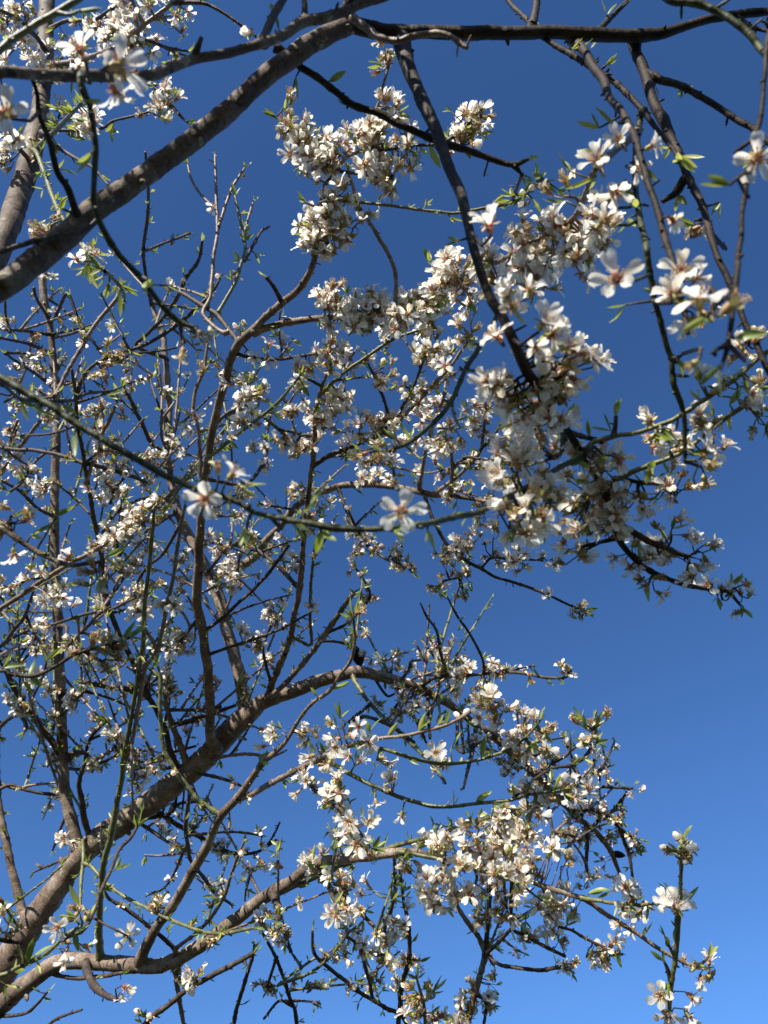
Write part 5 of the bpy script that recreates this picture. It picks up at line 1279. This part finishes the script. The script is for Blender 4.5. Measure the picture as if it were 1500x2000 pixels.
# ------------------------------------------------------------------ trunks and roots of the boughs outside the frame
def world_tube(tree, name, pts, rads, mat='b'):
    V, F = [], []
    P2, R2 = [], []
    pts = [Vector(p) for p in pts]
    for i in range(len(pts) - 1):
        p0 = pts[max(i - 1, 0)]; p1 = pts[i]; p2 = pts[i + 1]; p3 = pts[min(i + 2, len(pts) - 1)]
        for k in range(8):
            t = k / 8
            P2.append(.5 * (2 * p1 + (p2 - p0) * t + (2 * p0 - 5 * p1 + 4 * p2 - p3) * t * t + (3 * p1 - p0 - 3 * p2 + p3) * t ** 3))
            R2.append((rads[i] + (rads[i + 1] - rads[i]) * t) * rng.uniform(.97, 1.03))
    P2.append(pts[-1]); R2.append(rads[-1])
    tube(P2, R2, 18, V, F)
    return link_mesh(name, [v - BASE[tree] for v in V], F, MAT[mat], TREE[tree], lens=[i * .04 for i in range(len(P2)) for k in range(18)])
def end(key, i=0):
    return LIMBS[key].p[i], LIMBS[key].rad[i]
pB, rB = end('B1')
world_tube('B', 'trunk', [(-1.62, 2.75, -.1), (-1.60, 2.74, .3), (-1.54, 2.71, 1.0), (-1.44, 2.65, 1.7), (-1.33, 2.58, 2.15), pB], [.19, .15, .125, .105, .09, rB * 1.05])
A0 = Vector((-1.25, -.12, 1.75))
world_tube('A', 'trunk', [(-1.55, -.35, -.1), (-1.53, -.33, .3), (-1.42, -.25, 1.1), A0], [.18, .14, .115, .10])
for key, mid in (('A1', (-.95, .08, 2.05)), ('A3', (-.8, -.1, 2.1)), ('A12', (-1.1, .1, 2.4)), ('A21', (-.95, .1, 1.95))):
    p, r_ = end(key)
    world_tube('A', 'limb', [A0 - Vector((0.02, .02, .12)), A0.lerp(Vector(mid), .45), mid, p], [max(.06, r_ * 1.5), max(.045, r_ * 1.3), r_ * 1.15, r_])

# ------------------------------------------------------------------ dried nuts left from last year
def nut(x, y, d, wpx, hpx, ang):
    V, F = [], []
    n, m = 9, 12
    for i in range(n + 1):
        t = i / n
        q = math.sin(math.pi * t) ** .75 * (1.0 - .25 * t)
        for k in range(m):
            a = 2 * math.pi * k / m
            s = 1 - (.18 if k == 0 else 0)
            V.append(Vector((q * math.cos(a) * s * wpx / 2, q * math.sin(a) * .75 * wpx / 2, (t - .5) * hpx)) * d / FPX)
    for i in range(n):
        for k in range(m):
            F.append((i * m + k, i * m + (k + 1) % m, (i + 1) * m + (k + 1) % m, (i + 1) * m + k))
    k, i, dist = nearest(x, y, d, .6)
    L = LIMBS[k]
    o = link_mesh('dried_nut', V, F, MAT['nut'], TREE[L.tree])
    c = P(x, y, L.s[i][2])
    zax = camdir(math.cos(ang), math.sin(ang), .1)
    xax = perp(zax); yax = zax.cross(xax)
    o.matrix_local = Matrix.Translation(c - BASE[L.tree]) @ Matrix((xax, yax, zax)).transposed().to_4x4()
    o['label'] = 'black dried nut hull left from last year'
    tube([L.p[i], c], [.002, .0016], 5, L.V, L.F)
nut(699, 1281, 2.35, 26, 40, math.radians(105))
nut(1208, 1669, 2.7, 19, 31, math.radians(-14))

# ------------------------------------------------------------------ link the limbs
fine = {'A': [], 'B': []}
def seen(L):
    x, y = L.s[:, 0], L.s[:, 1]
    m = (x > -5) & (x < 1505) & (y > -5) & (y < 2005)
    return float((L.s[:, 3] * m).sum())
count = {}
for L in sorted(LIMBS.values(), key=seen, reverse=True):
    nm = 'limb' if L.w0 > 24 else 'branch' if L.w0 >= 10 else 'twig'
    count[nm, L.tree] = count.get((nm, L.tree), 0) + 1
    if nm == 'twig' and (count[nm, L.tree] > 295 or seen(L) == 0):
        fine[L.tree].append(L)
        continue
    link_mesh(nm, [v - BASE[L.tree] for v in L.V], L.F, MAT[L.mat], TREE[L.tree], lens=L.lens)
for tk, ls in fine.items():                                  # the twigs past the first three hundred
    if not ls:
        continue
    V, F, T, MI, mats = [], [], [], [], sorted({L.mat for L in ls})
    for L in ls:
        b = len(V)
        V += [v - BASE[tk] for v in L.V]
        F += [tuple(q + b for q in f) for f in L.F]
        T += L.lens + [L.lens[-1]] * (len(L.V) - len(L.lens))
        MI += [mats.index(L.mat)] * len(L.F)
    o = link_mesh('fine_twigs', V, F, [MAT[m] for m in mats], TREE[tk], lens=T)
    o.data.polygons.foreach_set('material_index', MI)
    o['kind'] = 'stuff'
print('limbs', count, 'objects', len(bpy.data.objects))
